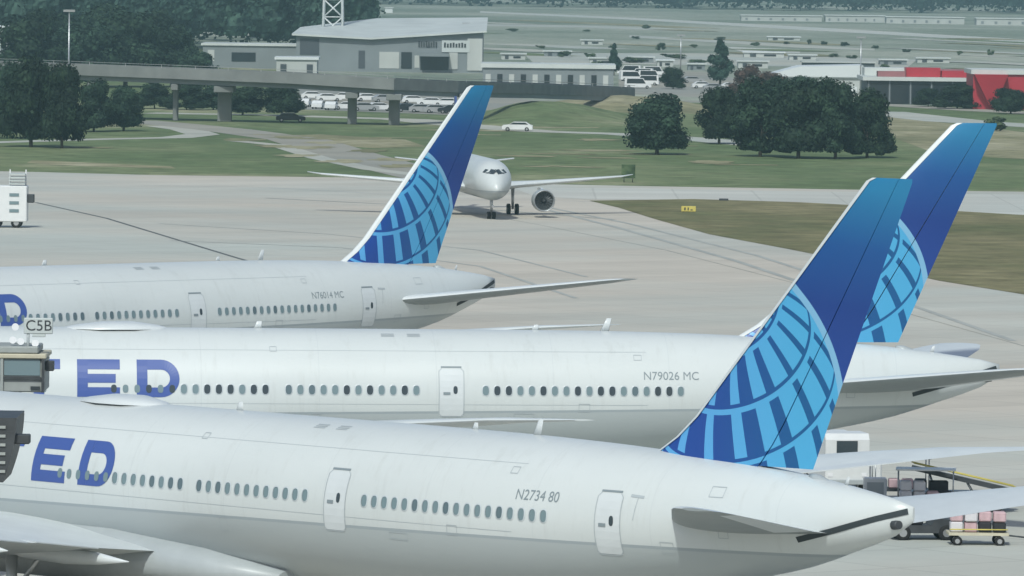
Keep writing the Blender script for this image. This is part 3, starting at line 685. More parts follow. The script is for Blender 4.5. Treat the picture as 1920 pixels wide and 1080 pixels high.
for a in oak_right: tree('oak', *a, 'dark oaks on the grass behind the taxiway')
for a in [(58, 276, 128, 196, 'big dark oak at the left edge, leftmost of the front trees'), (116, 278, 96, 166, 'dark oak with bare low trunk right of the big one at the left edge'),
          (176, 247, 84, 100, 'mid-size oak under the left end of the overpass'), (232, 246, 86, 98, 'rightmost oak of the trio under the left end of the overpass'), (20, 260, 90, 150, 'dark oak half cut by the left edge')]: tree('oak', *a, 'dark oaks at the left end of the overpass')
back = [(50, 170, 160, 150, 'leftmost tall tree behind the overpass, below the pale building corner'), (140, 165, 160, 142, 'tall dark tree directly behind the tall light pole'), (235, 163, 160, 145, 'third front tree from the left of the dark mass behind the overpass'), (322, 163, 130, 118, 'fourth front tree of the dark mass behind the overpass, left of its lower end'), (100, 148, 150, 150, 'back-row tree rising left of the tall light pole'), (196, 148, 150, 145, 'back-row tree rising right of the tall light pole'), (285, 146, 130, 130, 'back-row tree at the right of the dark mass behind the overpass'), (366, 170, 96, 84, 'lowest rightmost tree of the dark mass, beside the round shed trees')]
for i, (a, b, c, d, lab) in enumerate(back): tree('oak', a, b, c, d, lab, 'tall dark trees behind the overpass')
for i, (a, b, c, d) in enumerate([(290, 204, 80, 50), (350, 206, 80, 52), (455, 216, 100, 62), (528, 217, 90, 62), (400, 206, 70, 48)]): tree('oak', a, b, c, d, ['low dark tree far left under the overpass deck', 'low dark tree by the thin overpass pier', 'dark tree right of the wide left overpass pier', 'dark tree beside the parked cars under the overpass', 'small dark tree just left of the wide overpass pier'][i], 'low trees under the overpass')
for i, (a, b, c, d) in enumerate([(420, 124, 60, 30), (462, 125, 66, 34), (502, 126, 52, 30)]): tree('oak', a, b, c, d, ['leftmost', 'middle', 'rightmost'][i] + ' round tree of three in front of the low white shed behind the overpass', 'round trees before the low shed')
tree('pine', 1151, 142, 34, 60, 'narrow dark pine at the end of the low grey offices')
tree('pine', 1350, 160, 62, 84, 'tall conical dark pine above the parking lot')
tree('oak', 1262, 167, 58, 42, 'squat dark tree beside the parked white vans')
tree('pine', 742, 128, 26, 34, 'dark conifer before the pale hangar door'); tree('pine', 868, 128, 26, 52, 'small conifer before the hangar sign wall')
tree('red', 1400, 180, 66, 60, 'brownish tree between the tall pine and the white shed'); tree('red', 1448, 188, 70, 62, 'reddish brown tree in front of the white shed'); tree('oak', 1500, 190, 60, 50, 'dark tree at the left foot of the white shed')
tree('oak', 1795, 204, 100, 48, 'wide dark tree before the glass front of the dark building'); tree('oak', 1895, 214, 80, 56, 'dark tree below the red building at the right edge'); tree('oak', 1740, 200, 60, 36, 'low dark tree before the dark building, left of the wide one')
tree('bush', 1868, 246, 56, 34, 'dark bush on the verge beyond the right-hand blue tail')
fld = [(1105, 112, 30, 16), (1060, 108, 34, 14), (1120, 124, 26, 12), (1150, 92, 22, 10), (1238, 96, 22, 18), (1210, 54, 22, 10), (1190, 74, 22, 8), (1300, 90, 18, 8), (1415, 86, 22, 9), (1475, 84, 16, 8), (1517, 84, 10, 12), (1545, 84, 16, 9), (1585, 88, 24, 12), (1562, 108, 22, 9), (1596, 110, 26, 9), (1640, 92, 20, 9), (1800, 104, 14, 10), (1858, 104, 16, 15), (1012, 92, 22, 9), (960, 60, 26, 8), (1700, 98, 20, 8), (1100, 60, 20, 6), (1350, 76, 26, 8), (1660, 128, 22, 10), (1260, 112, 60, 14), (1310, 122, 44, 12), (1190, 118, 50, 14)]
for a, b, c, d in fld: tree('bush', a, b, c, d, 'small dull green bush scattered over the far airfield grass', 'bushes scattered over the airfield')

# woods that read as one mass: many clumps in one object
def wood(name, seeds, mat, seed, leaf=1.0):
    rnd = random.Random(seed); V, Fc = [], []; mb = MB()
    for (x, y, h, r) in seeds:
        for b in range(3):
            c = Vector((x + rnd.gauss(0, r * .35), y + rnd.gauss(0, r * .3), h * (.45 + .2 * b) + rnd.gauss(0, .5))); br = r * (.75 - .16 * b)
            rg = []
            for j in range(1, 4):
                ph = math.pi * j / 4; rg.append([c + Vector((math.sin(ph) * math.cos(t), math.sin(ph) * math.sin(t), .95 * math.cos(ph))) * br * .78 for t in (2 * math.pi * i / 6 for i in range(6))])
            mb.rings(rg, smooth=False)
            for k in range(80):
                d = Vector((rnd.gauss(0, 1), rnd.gauss(0, 1) - .5, rnd.gauss(0, 1) + .2)).normalized(); p_ = c + d * br * (.75 + .35 * rnd.random()); s_ = leaf * (.4 + .6 * rnd.random())
                a = (d + Vector((rnd.gauss(0, .6), rnd.gauss(0, .6), rnd.gauss(0, .6)))).normalized(); u = a.orthogonal().normalized(); v = a.cross(u); o = len(V); V += [p_ + u * s_, p_ + v * s_ * .7, p_ - u * s_, p_ - v * s_ * .7]; Fc.append([o, o + 1, o + 2, o + 3])
    mb.add(V, Fc); o = mb.build(name, mat); o['kind'] = 'stuff'; return o
rnd = random.Random(5); sd_ = []
for i in range(330):                                    # wood behind the overpass and hangar, left
    y = 1760 + 520 * (i / 330) ** 1.2 + rnd.random() * 60; xr = D(706, 50, y).x; xl = D(-60, 50, y).x
    sd_.append((xl + (xr - xl) * rnd.random() - 4, y, 17 + 10 * (y - 1760) / 600 + rnd.random() * 6, 5.5 + 2.5 * rnd.random()))
tag(wood('woodland', sd_, 'pine_leaves', 1), 'dense dark green wood behind the overpass and the hangar at top left', 'wood')
sd_ = []
for i in range(560):
    x = -420 + 1100 * rnd.random(); y = 3900 + rnd.random() * 300 - .45 * x; sd_.append((x, y, 17 + rnd.random() * 7, 9 + 4 * rnd.random()))
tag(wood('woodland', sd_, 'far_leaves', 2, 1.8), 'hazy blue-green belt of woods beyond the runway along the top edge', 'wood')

# ------------------------------------------------------------------ overpass
def overpass():
    # deck follows the sight of its parapet; deck top 8.1 m dropping to grade at its right end
    pts = [(-120, 1165, 8.0), (100, 1150, 7.8), (330, 1138, 7.5), (540, 1130, 7.15), (740, 1125, 6.45), (860, 1150, 5.7), (1000, 1200, 4.7), (1190, 1300, 2.4)]
    ax = []
    for px, Y, h in pts: q = D(px, 150, Y); ax.append(Vector((q.x, Y, h)))
    o = thing('overpass', 'long grey concrete road overpass on piers crossing the left background', 'bridge', (ax[0].x, ax[0].y, 0))
    L = [a - Vector((ax[0].x, ax[0].y, 0)) for a in ax]
    def profile(y0, y1, z0, z1, nm, mat):
        rings = [[(p_.x, p_.y + y0, p_.z + z0), (p_.x, p_.y + y1, p_.z + z0), (p_.x, p_.y + y1, p_.z + z1), (p_.x, p_.y + y0, p_.z + z1)] for p_ in L]
        return MB().rings(rings, smooth=False).build(nm, mat, o)
    profile(-5.5, 5.5, -.6, -.3, 'deck', 'bridge_concrete'); 
    for y in (-4.4, -1.5, 1.5, 4.4): profile(y - .45, y + .45, -1.65, -.62, 'girder', 'wall_bluegrey')
    profile(-5.9, -5.55, -.9, .75, 'parapet', 'bridge_concrete'); profile(5.55, 5.9, -.9, .75, 'parapet', 'bridge_concrete')
    for px, wd, Y in ((330, .8, 1138), (422, 2.2, 1135), (661, 1.4, 1127), (740, 1.7, 1125), (872, 1.2, 1150), (180, 1.6, 1146)):
        x = D(px, 150, Y).x - ax[0].x; yy = Y - ax[0].y; zt = 5.8 - .0022 * max(0, px - 330)
        mb = MB(); mb.box((x - wd / 2, yy - 1.0, -.05), (x + wd / 2, yy + 1.0, zt - 1.0), bev=.12)
        pr = mb.build('pier', 'bridge_concrete', o); c = MB(); c.box((x - wd * .7, yy - 5.2, zt - 1.0), (x + wd * .7, yy + 5.2, zt), bev=.1); c.build('pier_cap', 'bridge_concrete', pr)
    for k in range(24):
        u = (k + .5) / 24 * (len(L) - 1); i = int(u); p_ = L[i].lerp(L[i + 1], u - i); MB().box((p_.x - .04, p_.y - 5.8, p_.z + .75), (p_.x + .04, p_.y - 5.7, p_.z + 1.25)).build('rail_post', 'metal', o)
    profile(-5.78, -5.72, 1.2, 1.28, 'handrail', 'metal')
overpass()
# grass ramp the road climbs on at the right end
def mound(name, px0, px1, Y, half, top, mat, seed):
    rnd = random.Random(seed); x0, x1 = D(px0, 150, Y).x, D(px1, 150, Y).x; rg = []; n = 14
    for i in range(n + 1):
        u = i / n; hh = top * math.sin(math.pi * min(1, u * 1.15) ** .8) if u * 1.15 < 1 else 0; hh = max(0, hh); rg.append([(x0 + (x1 - x0) * u, Y + half * v, -.05 + hh * (.5 + .5 * math.cos(math.pi * v)) * (.9 + .2 * rnd.random())) for v in [k / 7 for k in range(-7, 8)]])
    structure(MB().rings(rg, close=False, caps=False, smooth=True).build(name, mat))
mound('embankment', 900, 1240, 1190, 70, 2.6, 'grass', 2)
mound('embankment', 1010, 1420, 1275, 45, 2.3, 'grass_dry', 3)

# ------------------------------------------------------------------ buildings
def building(name, label, px0, px1, ybase, ytop, depth, wall, roof, windows=(), roofh=.35, over=.4, extra=None, cat='building'):
    a, b = G(px0, ybase), G(px1, ybase); Y = (a.y + b.y) / 2; a = D(px0, ybase, Y); b = D(px1, ybase, Y); W_ = b.x - a.x; Hh = (ybase - ytop) / PM(Y)
    o = thing(name, label, cat, ((a.x + b.x) / 2, Y, 0)); 
    MB().box((-W_ / 2, 0, -.1), (W_ / 2, depth, Hh)).build('wall', wall, o)
    MB().box((-W_ / 2 - over, -over, Hh), (W_ / 2 + over, depth + over, Hh + roofh)).build('roof', roof, o)
    for (u0, u1, v0, v1, mat, nm) in windows:
        x0, x1 = -W_ / 2 + W_ * u0, -W_ / 2 + W_ * u1; z0, z1 = Hh * v0, Hh * v1
        MB().box((x0, -.10, z0), (x1, -.003, z1)).build(nm, mat, o)
    return o, W_, Hh
# hangar with a shallow gable roof seen at an angle
def hangar():
    Y = 1640; a = D(555, 128, Y); b = D(905, 130, Y); W_ = b.x - a.x; o = thing('hangar', 'big blue-grey hangar with a pale shallow roof and lettered sign wall', 'hangar', (a.x, Y, 0))
    z = lambda py: D(700, py, Y).z
    zl, zm, zr = z(66), z(72), z(56)
    # long front wall: low at the left, rises to the right end
    mb = MB(); mb.prism([(0, -.1), (W_, -.1), (W_, zr), (W_ * .4, zm), (0, zl)], 0, 34, 'y'); mb.build('wall', 'wall_bluegrey', o)
    mb = MB(); mb.add([(-1, -1.2, zl + .15), (W_ * .40, -1.2, zm + .15), (W_ + .8, -1.2, zr + .15), (W_ + .8, 64, zr + 2.6), (W_ * .40, 64, zm + 4.0), (-1, 64, zl + 1.0)], [[0, 1, 4, 5], [1, 2, 3, 4]])
    mb.add([(-1, -1.2, zl - .25), (W_ * .40, -1.2, zm - .25), (W_ + .8, -1.2, zr - .25), (-1, -1.2, zl + .15), (W_ * .40, -1.2, zm + .15), (W_ + .8, -1.2, zr + .15)], [[0, 1, 4, 3], [1, 2, 5, 4]])
    mb.build('roof', 'pale_roof', o)
    U = lambda px: (px - 555) / 350 * W_
    def panel(x0, x1, y0, y1, mat, nm, d=.12):
        return MB().box((U(x0), -d, z(y1)), (U(x1), -.004, z(y0))).build(nm, mat, o)
    sg = panel(828, 880, 74, 96, 'sign_face', 'sign_panel', .3); panel(842, 858, 96, 128, 'wall_pale', 'column', .2); panel(876, 904, 70, 130, 'wall_pale', 'column', .22)
    panel(711, 748, 97, 128, 'wall_pale', 'hangar_door'); panel(752, 772, 97, 128, 'glass_dark', 'hangar_door'); panel(777, 786, 103, 126, 'wall_pale', 'hangar_door')
    c = MB().box((U(786), -5, z(104)), (U(842), -.1, z(98))).build('canopy', 'wall_bluegrey', o); panel(788, 840, 104, 130, 'glass_dark', 'shopfront')
    panel(562, 598, 74, 104, 'wall_dark', 'hangar_door'); panel(672, 684, 95, 128, 'wall_dark', 'hangar_door')
    for i in range(8): MB().box((U(784 + i * 4.6), -.25, z(87)), (U(786.6 + i * 4.6), -.02, z(76 + (i % 3)))).build('sign_letter', 'sign_text', o)
    for i in range(8): MB().box((U(832 + i * 5.4), -.42, z(87)), (U(835.4 + i * 5.4), -.31, z(78 + (i * 2) % 3))).build('sign_letter', 'sign_text', o)
    panel(800, 806, 84, 88, 'wall_dark', 'vent'); 
hangar()
cr_, _, _ = building('shed', 'rust red open shed at the left foot of the hangar', 600, 646, 122, 82, 8, 'rust_red', 'wall_bluegrey')
building('shed', 'long low shed with a pale roof behind three round trees', 380, 560, 128, 86, 20, 'wall_bluegrey', 'pale_roof', [(.05, .12, .3, .8, 'wall_pale', 'door'), (.3, .55, .3, .7, 'glass_dark', 'window')], .5)
building('building', 'small white annex behind the overpass with stacked pale roofs', 518, 594, 140, 112, 12, 'wall_pale', 'leading_edge', [(.1, .25, .1, .7, 'wall_dark', 'window'), (.75, .9, .1, .7, 'wall_dark', 'window')], .6)
building('building', 'white upper block behind the stacked-roof annex', 505, 566, 128, 98, 10, 'wall_pale', 'leading_edge', [], .5)
building('building', 'long low grey office row right of the hangar', 905, 1150, 176, 128, 20, 'wall_bluegrey', 'pale_roof',
         [(.02 + .09 * i, .06 + .09 * i, .35, .75, 'glass_dark' if i % 2 else 'wall_pale', 'window') for i in range(11)], .8)
building('building', 'small dark-roofed block in the middle of the office row', 972, 1010, 158, 121, 10, 'wall_bluegrey', 'wall_dark')
building('building', 'pale building corner at the left edge above the dark trees', -60, 62, 118, 56, 14, 'wall_pale', 'leading_edge', [(.5, .9, .2, .5, 'wall_bluegrey', 'window')], .9)
ws, W_, Hh = building('shed', 'white corrugated shed with a long sloping roof above the right-hand grove', 1440, 1612, 178, 146, 16, 'wall_pale', 'leading_edge', [(.72, .8, 0, .55, 'wall_bluegrey', 'door'), (.83, .97, 0, .5, 'leading_edge', 'door')], .2)
mb = MB(); mb.prism([(-W_ / 2 - 1, Hh + .2), (W_ / 2 + .6, Hh + .2), (W_ / 2 + .6, Hh + 2.6), (-W_ * .16, Hh + 2.2)], -.6, 17, 'y'); mb.build('sloping_roof', 'leading_edge', ws)
building('building', 'long dark flat roof strip behind the white shed', 1506, 1640, 132, 118, 10, 'wall_dark', 'wall_pale', [], .3)
dk, W2, H2 = building('building', 'dark glass-fronted building with a white fascia right of the white shed', 1625, 1832, 196, 152, 22, 'wall_dark', 'pale_roof', [(.03 + .19 * i, .19 + .19 * i, .04, .88, 'glass_dark', 'window') for i in range(5)], .7, .8)
for i in range(6): MB().box((-W2 / 2 + W2 * (.015 + .19 * i) - .1, -.2, 0), (-W2 / 2 + W2 * (.015 + .19 * i) + .12, -.004, H2)).build('column', 'wall_bluegrey', dk)
MB().box((-W2 * .14, 2, H2 + .72), (W2 * .17, 9, H2 + 2.4)).build('rooftop_block', 'red_paint', dk)
MB().box((-W2 * .5, 10, H2 + .72), (W2 * .02, 20, H2 + 2.2)).build('rooftop_screen', 'pale_roof', dk)
MB().box((-W2 * .40, 1.0, H2 + .72), (-W2 * .15, 6, H2 + 1.7)).build('rooftop_block', 'dull_red', dk)
MB().box((W2 * .18, 1.0, H2 + .72), (W2 * .5, 7, H2 + 1.9)).build('rooftop_block', 'red_paint', dk)
MB().box((W2 * .03, 10, H2 + .72), (W2 * .5, 20, H2 + 2.0)).build('rooftop_screen', 'dull_red', dk)
for u in (.08, .2, .34, -.25, -.4): MB().box((W2 * u, 3, H2 + .72), (W2 * u + 1.6, 5, H2 + 1.7)).build('roof_unit', 'wall_pale', dk)
rd, W3, H3 = building('building', 'red building with a pale roof edge at the right border', 1824, 2010, 206, 140, 20, 'red_paint', 'pale_roof', [(.55, .9, .1, .5, 'glass_dark', 'window')], .8)
mb = MB(); px_ = lambda u: -W3 / 2 + W3 * u
mb.rings([[(px_(.0) , -3.5, H3), (px_(.34), -3.5, H3), (px_(.34), -.01, H3), (px_(.0), -.01, H3)], [(px_(.16), -2.0, H3 * .12), (px_(.22), -2.0, H3 * .12), (px_(.22), -.01, H3 * .12), (px_(.16), -.01, H3 * .12)]], smooth=False).build('entrance_funnel', 'red_paint', rd)
for (a, b, c, d, lab) in ((1390, 1541, 40, 30, 'left one of the long white low buildings beyond the runway'), (1548, 1660, 42, 30, 'second long white low building beyond the runway'), (1662, 1808, 45, 33, 'third long white low building beyond the runway'), (1831, 2000, 48, 36, 'rightmost long white low building beyond the runway')):
    building('building', lab, a, b, c, d, 14, 'wall_pale', 'pale_roof', [(.05 + .15 * i, .08 + .15 * i, .2, .6, 'wall_bluegrey', 'window') for i in range(6)], .4)
building('building', 'small white hut on the far airfield grass', 722, 736, 24, 15, 6, 'leading_edge', 'pale_roof')
clut = [(1105, 1150, 122, 110, 'wall_pale', 'pale_roof', 'small pale store left of the narrow pine'), (1180, 1225, 118, 108, 'wall_bluegrey', 'pale_roof', 'low grey store behind the white vans'),
    (1232, 1262, 126, 114, 'wall_pale', 'leading_edge', 'small white hut behind the squat dark tree'), (1290, 1322, 132, 121, 'wall_bluegrey', 'pale_roof', 'grey hut just left of the tall pine'),
    (1384, 1440, 128, 116, 'wall_pale', 'pale_roof', 'pale store right of the tall pine'), (1395, 1470, 108, 99, 'wall_pale', 'leading_edge', 'long pale canopy on the field above the brown trees'),
    (1480, 1530, 113, 104, 'wall_pale', 'pale_roof', 'pale hut on the field above the white shed'), (1650, 1700, 122, 113, 'wall_bluegrey', 'pale_roof', 'grey hut above the dark glass building'),
    (940, 985, 112, 102, 'wall_pale', 'pale_roof', 'pale hut right of the hangar'), (1020, 1070, 106, 97, 'wall_bluegrey', 'pale_roof', 'low grey block on the field right of the hangar'),
    (1720, 1780, 118, 110, 'wall_pale', 'pale_roof', 'low pale block above the red rooftop block'), (1090, 1130, 84, 76, 'wall_pale', 'pale_roof', 'pale block far out on the airfield, left of centre right'),
    (1440, 1500, 76, 70, 'wall_pale', 'leading_edge', 'thin white block by the far taxiway')]
for (a, b, c, d, wm, rm, lab) in clut: building('building', lab, a, b, c, d, 8, wm, rm, [(.15, .3, .15, .8, 'wall_dark', 'door'), (.5, .8, .3, .65, 'glass_dark', 'window')], .3)
gs('parking_lot', [(1000, 118), (1700, 128), (1720, 112), (1300, 100), (980, 100)], .05, 'road_pale')
# lattice tower
def lattice():
    Y = 1630; b0 = D(615, 50, Y); o = thing('lattice_tower', 'pale steel lattice tower rising behind the left end of the hangar roof', 'tower', (b0.x, Y + 45, 0)); s_ = PM(Y + 45); r0, r1, Hh = 20 / s_, 11 / s_, 48
    P = lambda i, z: Vector(((1, -1, -1, 1)[i], (1, 1, -1, -1)[i], 0)) * (r0 + (r1 - r0) * z / Hh) + Vector((0, 0, z))
    for i in range(4): MB().tube(P(i, 0), P(i, Hh), .34, .24, n=6).build('leg', 'leading_edge', o)
    zs = [Hh * k / 12 for k in range(13)]
    for k in range(12):
        for i in range(4):
            j = (i + 1) % 4; MB().tube(P(i, zs[k]), P(j, zs[k + 1]), .16, n=4).tube(P(j, zs[k]), P(i, zs[k + 1]), .16, n=4).tube(P(i, zs[k + 1]), P(j, zs[k + 1]), .14, n=4).build('brace', 'leading_edge', o)
lattice()
def pole(px, py, ptop, label, r=.16, arm=0):
    g = G(px, py); h = (py - ptop) / PM(g.y); o = thing('light_pole', label, 'light pole', g); MB().tube((0, 0, 0), (0, 0, h), r, r * .6, n=8).build('mast', 'metal', o)
    MB().box((-.9, -.3, h - .2), (.9, .3, h + .15)).build('lamp_head', 'metal', o)
pole(128, 222, 20, 'tall thin light pole above the left end of the overpass', .18)
pole(873, 132, 44, 'thin pole in front of the hangar sign wall'); pole(1276, 140, 66, 'thin pole standing over the squat dark tree'); pole(1613, 180, 70, 'thin pole at the right corner of the white shed'); pole(310 + 335, 130, 78, 'thin pole beside the rust red shed', .1)

# ------------------------------------------------------------------ cars
def car(px, py, heading, paint, label, group=None, van=False):
    g = G(px, py); o = thing('parked_van' if van else 'parked_car', label, 'van' if van else 'car', g, heading, group); h = 2.1 if van else 1.42; L = 5.4 if van else 4.6; W_ = 1.0 if van else .9
    pr = [(-L / 2, .35), (-L / 2 + .1, .3), (L / 2 - .1, .3), (L / 2, .4), (L / 2, .75), (L / 2 - .15, .9), (L / 2 - 1.0, 1.0)] + ([(L / 2 - 1.6, h), (-L / 2 + .1, h), (-L / 2, 1.0)] if van else [(L / 2 - 1.75, h), (-L / 2 + 1.0, h), (-L / 2 + .35, 1.0), (-L / 2, .92)])
    MB().prism(pr, -W_, W_, 'y').build('body', paint, o)
    gl = [(L / 2 - 1.15, 1.03), (L / 2 - 1.72, h - .1), (-L / 2 + (.5 if van else 1.1), h - .1), (-L / 2 + (.4 if van else .6), 1.03)]
    for a_, b_ in ((-W_ - .012, -W_ - .003), (W_ + .003, W_ + .012)): MB().prism(gl, a_, b_, 'y').build('side_window', 'glass_dark', o)
    mb = MB(); mb.add([(L / 2 - 1.05, -W_ + .1, 1.06), (L / 2 - 1.05, W_ - .1, 1.06), (L / 2 - (1.58 if van else 1.7), W_ - .12, h - .08), (L / 2 - (1.58 if van else 1.7), -W_ + .12, h - .08)], [[0, 1, 2, 3]]); mb.build('windscreen', 'glass_dark', o)
    for sx in (-1, 1):
        for sy in (-1, 1): wheel(o, sx * (L / 2 - .85), sy * (W_ - .1), .33, .24)
    return o
rc = random.Random(12)
paints = ['vehicle_white', 'vehicle_silver', 'vehicle_dark', 'vehicle_white', 'vehicle_silver', 'vehicle_white', 'vehicle_red']
lot = [(572, 200), (598, 204), (622, 206), (650, 206), (684, 208), (712, 208), (766, 210), (792, 211), (820, 212), (846, 213), (588, 186), (616, 190), (644, 188), (690, 190), (722, 192), (776, 194), (806, 198), (836, 199)]
ORD = ['leftmost', 'second', 'third', 'fourth', 'fifth', 'sixth', 'seventh', 'eighth', 'ninth', 'rightmost']
for i, (a, b) in enumerate(lot):
    row, k = ('front', i) if i < 10 else ('back', i - 10)
    pt = paints[rc.randrange(6)]; cn = {'vehicle_white': 'white', 'vehicle_silver': 'silver', 'vehicle_dark': 'dark'}[pt]
    car(a, b, rc.choice([0, .15, 1.4, 3.1]) + rc.random() * .1, pt, cn + ' car, ' + ORD[k] + ' from the left in the ' + row + ' row under the overpass', 'cars parked under the overpass')
car(545, 229, .05, 'vehicle_dark', 'dark car driving on the road left of the thick overpass pier')
car(970, 246, 3.1, 'vehicle_white', 'white car driving on the pale road above the taxiing airliner')
vans = [(1185, 152), (1202, 146), (1220, 150), (1212, 160), (1180, 140), (1228, 142), (1196, 166)]
for i, (a, b) in enumerate(vans): car(a, b, rc.choice([0, .2, 3.0]), 'vehicle_white', ['front left', 'upper middle', 'upper right', 'lower right', 'topmost left', 'topmost right', 'lowest'][i] + ' white van between the pine and the squat dark tree', 'white vans parked beside the office row', True)
for i, (a, b, c_) in enumerate([(1318, 166, 'vehicle_white'), (1340, 170, 'vehicle_silver'), (1372, 168, 'vehicle_white'), (1300, 156, 'vehicle_silver')]):
    car(a, b, .1, c_, ['leftmost white car in the row by the tall pine', 'silver car at the foot of the tall pine', 'white car just right of the tall pine', 'silver car set back left of the tall pine'][i])

# ------------------------------------------------------------------ airfield furniture
g = G(1178, 342); o = thing('taxiway_sign', 'dark square board on two legs at the far edge of the apron', 'sign', g)
MB().box((-.8, 0, .5), (.8, .15, 2.1), bev=.03).build('board', 'bush_leaves', o)
for s_ in (-.5, .5): MB().tube((s_, .07, 0), (s_, .07, .55), .05).build('leg', 'dark_metal', o)
g = G(1291, 399); o = thing('taxiway_sign', 'yellow taxiway sign on the tan grass island', 'sign', g)
MB().box((-.75, 0, .12), (.75, .2, .68), bev=.03).build('board', 'yellow_paint', o)
MB().box((-.45, -.012, .25), (-.3, -.002, .55)).box((-.1, -.012, .25), (.02, -.002, .55)).box((.2, -.012, .25), (.42, -.002, .36)).build('sign_marks', 'sign_text', o)
for s_ in (-.5, .5): MB().tube((s_, .1, 0), (s_, .1, .14), .05).build('leg', 'dark_metal', o)
g = G(1357, 377); o = thing('taxiway_light', 'small dark edge light on the grass island by the taxiway', 'light', g); MB().box((-.5, -.2, 0), (.5, .2, .28), bev=.04).build('housing', 'dark_metal', o)

# ------------------------------------------------------------------ ground vehicles behind the nearest tail
def service_truck():
    g = G(1588, 926); o = thing('service_truck', 'white high-cab service truck standing beyond the nearest wing, right of its tail', 'truck', g, R(10))
    MB().prism([(0, .5), (2.2, .5), (2.2, 2.95), (.25, 2.95), (0, 2.65)], -1.1, 1.1, 'x').build('cab', 'vehicle_white', o)
    w_ = MB().box((-.55, -.03, 1.95), (.5, -.004, 2.6)).build('windscreen', 'pane_dark', o); MB().box((-.64, -.025, 1.87), (.6, -.003, 1.945)).build('window_frame', 'grey_paint', w_)
    MB().box((-.95, -.12, .45), (.95, 0, .7), bev=.03).build('bumper', 'grey_paint', o)
    for s_ in (-1, 1): MB().box((s_ * .85 - .12, -.03, .85), (s_ * .85 + .12, -.004, 1.03)).build('headlight', 'lamp_white', o)
    MB().box((1.12, .6, .5), (1.9, 4.6, 1.75), bev=.1).build('side_box', 'vehicle_white', o)
    MB().box((-1.05, 2.3, .6), (1.1, 5.6, 2.8), bev=.08).build('cargo_box', 'vehicle_white', o)
    for x in (-.9, .9):
        for y in (.9, 4.6):
            wh = MB(); wh.tube((x - .16, y, .45), (x + .16, y, .45), .45, n=18); wh.tube((x - .18, y, .45), (x + .18, y, .45), .24, n=14, mi=1); wh.build('wheel', ['tyre', 'metal'], o)
service_truck()
def belt_loader():
    g = G(1800, 958); o = thing('belt_loader', 'belt loader with its dark conveyor sloping down to the right, beyond the nearest stabilizer', 'belt loader', g, R(4))
    MB().box((-2.6, -.9, .45), (2.4, .9, .95), bev=.06).build('chassis', 'grey_paint', o)
    mb = MB(); a, b = Vector((-2.3, 0, 2.05)), Vector((2.6, 0, .95)); d = (b - a).normalized(); up = Vector((-d.z, 0, d.x)) * .11
    mb.rings([[p_ + Vector((0, s_ * .4, 0)) + up * k for s_, k in ((-1, -1), (1, -1), (1, 1), (-1, 1))] for p_ in (a, b)], smooth=False); mb.build('conveyor', 'dark_metal', o)
    for s_ in (-.42, .42):
        r_ = MB(); r_.tube(a + Vector((0, s_, .25)), b + Vector((0, s_, .25)), .035, n=6); r_.build('side_rail', 'yellow_paint', o)
    MB().box((-1.6, -1.0, .95), (-.7, -.5, 1.5), bev=.05).build('seat', 'bag_black', o)
    for x in (-1.7, 1.6):
        for y in (-.85, .85): wheel(o, x, y, .34, .25)
    for x, z in ((-1.2, 1.8), (.6, 1.4)): MB().tube((x, 0, .9), (x - .3, 0, z), .06, n=6).build('lift_strut', 'metal', o)
belt_loader()
def bag(x, y, z, sx, sy, sz, mat, parent_loc, label, group='bags on the baggage carts'):
    o = link('suitcase', MB().box((-sx / 2, -sy / 2, 0), (sx / 2, sy / 2, sz), bev=min(sx, sy, sz) * .12).mesh('suitcase', mat)); o.location = (parent_loc[0] + x, parent_loc[1] + y, z); tag(o, label, 'suitcase', group)
def cart(px, py, label, roof, bags, rz=0.):
    g = G(px, py); o = thing('baggage_cart', label, 'baggage cart', g, rz)
    MB().box((-1.35, -.75, .48), (1.35, .75, .6)).build('platform', 'dark_metal' if roof else 'cream_paint', o)
    for x in (-1.3, 1.3):
        for y in (-.7, .7):
            if roof: MB().tube((x, y, .6), (x, y, 2.05), .03, n=6).build('post', 'metal', o)
    if roof: MB().box((-1.42, -.82, 2.05), (1.42, .82, 2.13), bev=.02).build('roof', roof, o)
    else: MB().tube((-1.3, -.7, .75), (1.3, -.7, .75), .03, n=6).build('rail', 'yellow_paint', o)
    MB().tube((1.35, 0, .45), (2.3, 0, .35), .04, n=6).build('drawbar', 'dark_metal', o)
    for x in (-.95, .95):
        for y in (-.62, .62): wheel(o, x, y, .22, .16)
    rr_ = random.Random(px); cs = {'bag_pink': 'pink', 'bag_white': 'white', 'bag_black': 'black'}
    for i in range(bags):
        lvl, pos = divmod(i, 4); m_ = ('bag_pink', 'bag_white', 'bag_pink', 'bag_white', 'bag_pink', 'bag_black')[rr_.randrange(6)]
        bag(-.95 + pos * .64, rr_.uniform(-.15, .05), .61 + lvl * .47, .56, .9, .45, m_, g, cs[m_] + ' suitcase, ' + ('leftmost', 'second', 'third', 'rightmost')[pos] + ' in tier ' + ('one', 'two', 'three')[lvl] + ' from the bottom, ' + label.split(' with')[0].split(' baggage')[0] + ' cart')
cart(1688, 938, 'roofed dark baggage cart with a grey roof behind the belt loader', 'grey_paint', 4, R(3))
cart(1735, 962, 'roofed second baggage cart with a pale roof before the belt loader', 'vehicle_white', 6, R(-4))
cart(1832, 1022, 'open cream baggage cart with a high pile of pink and white bags', None, 10, R(2))
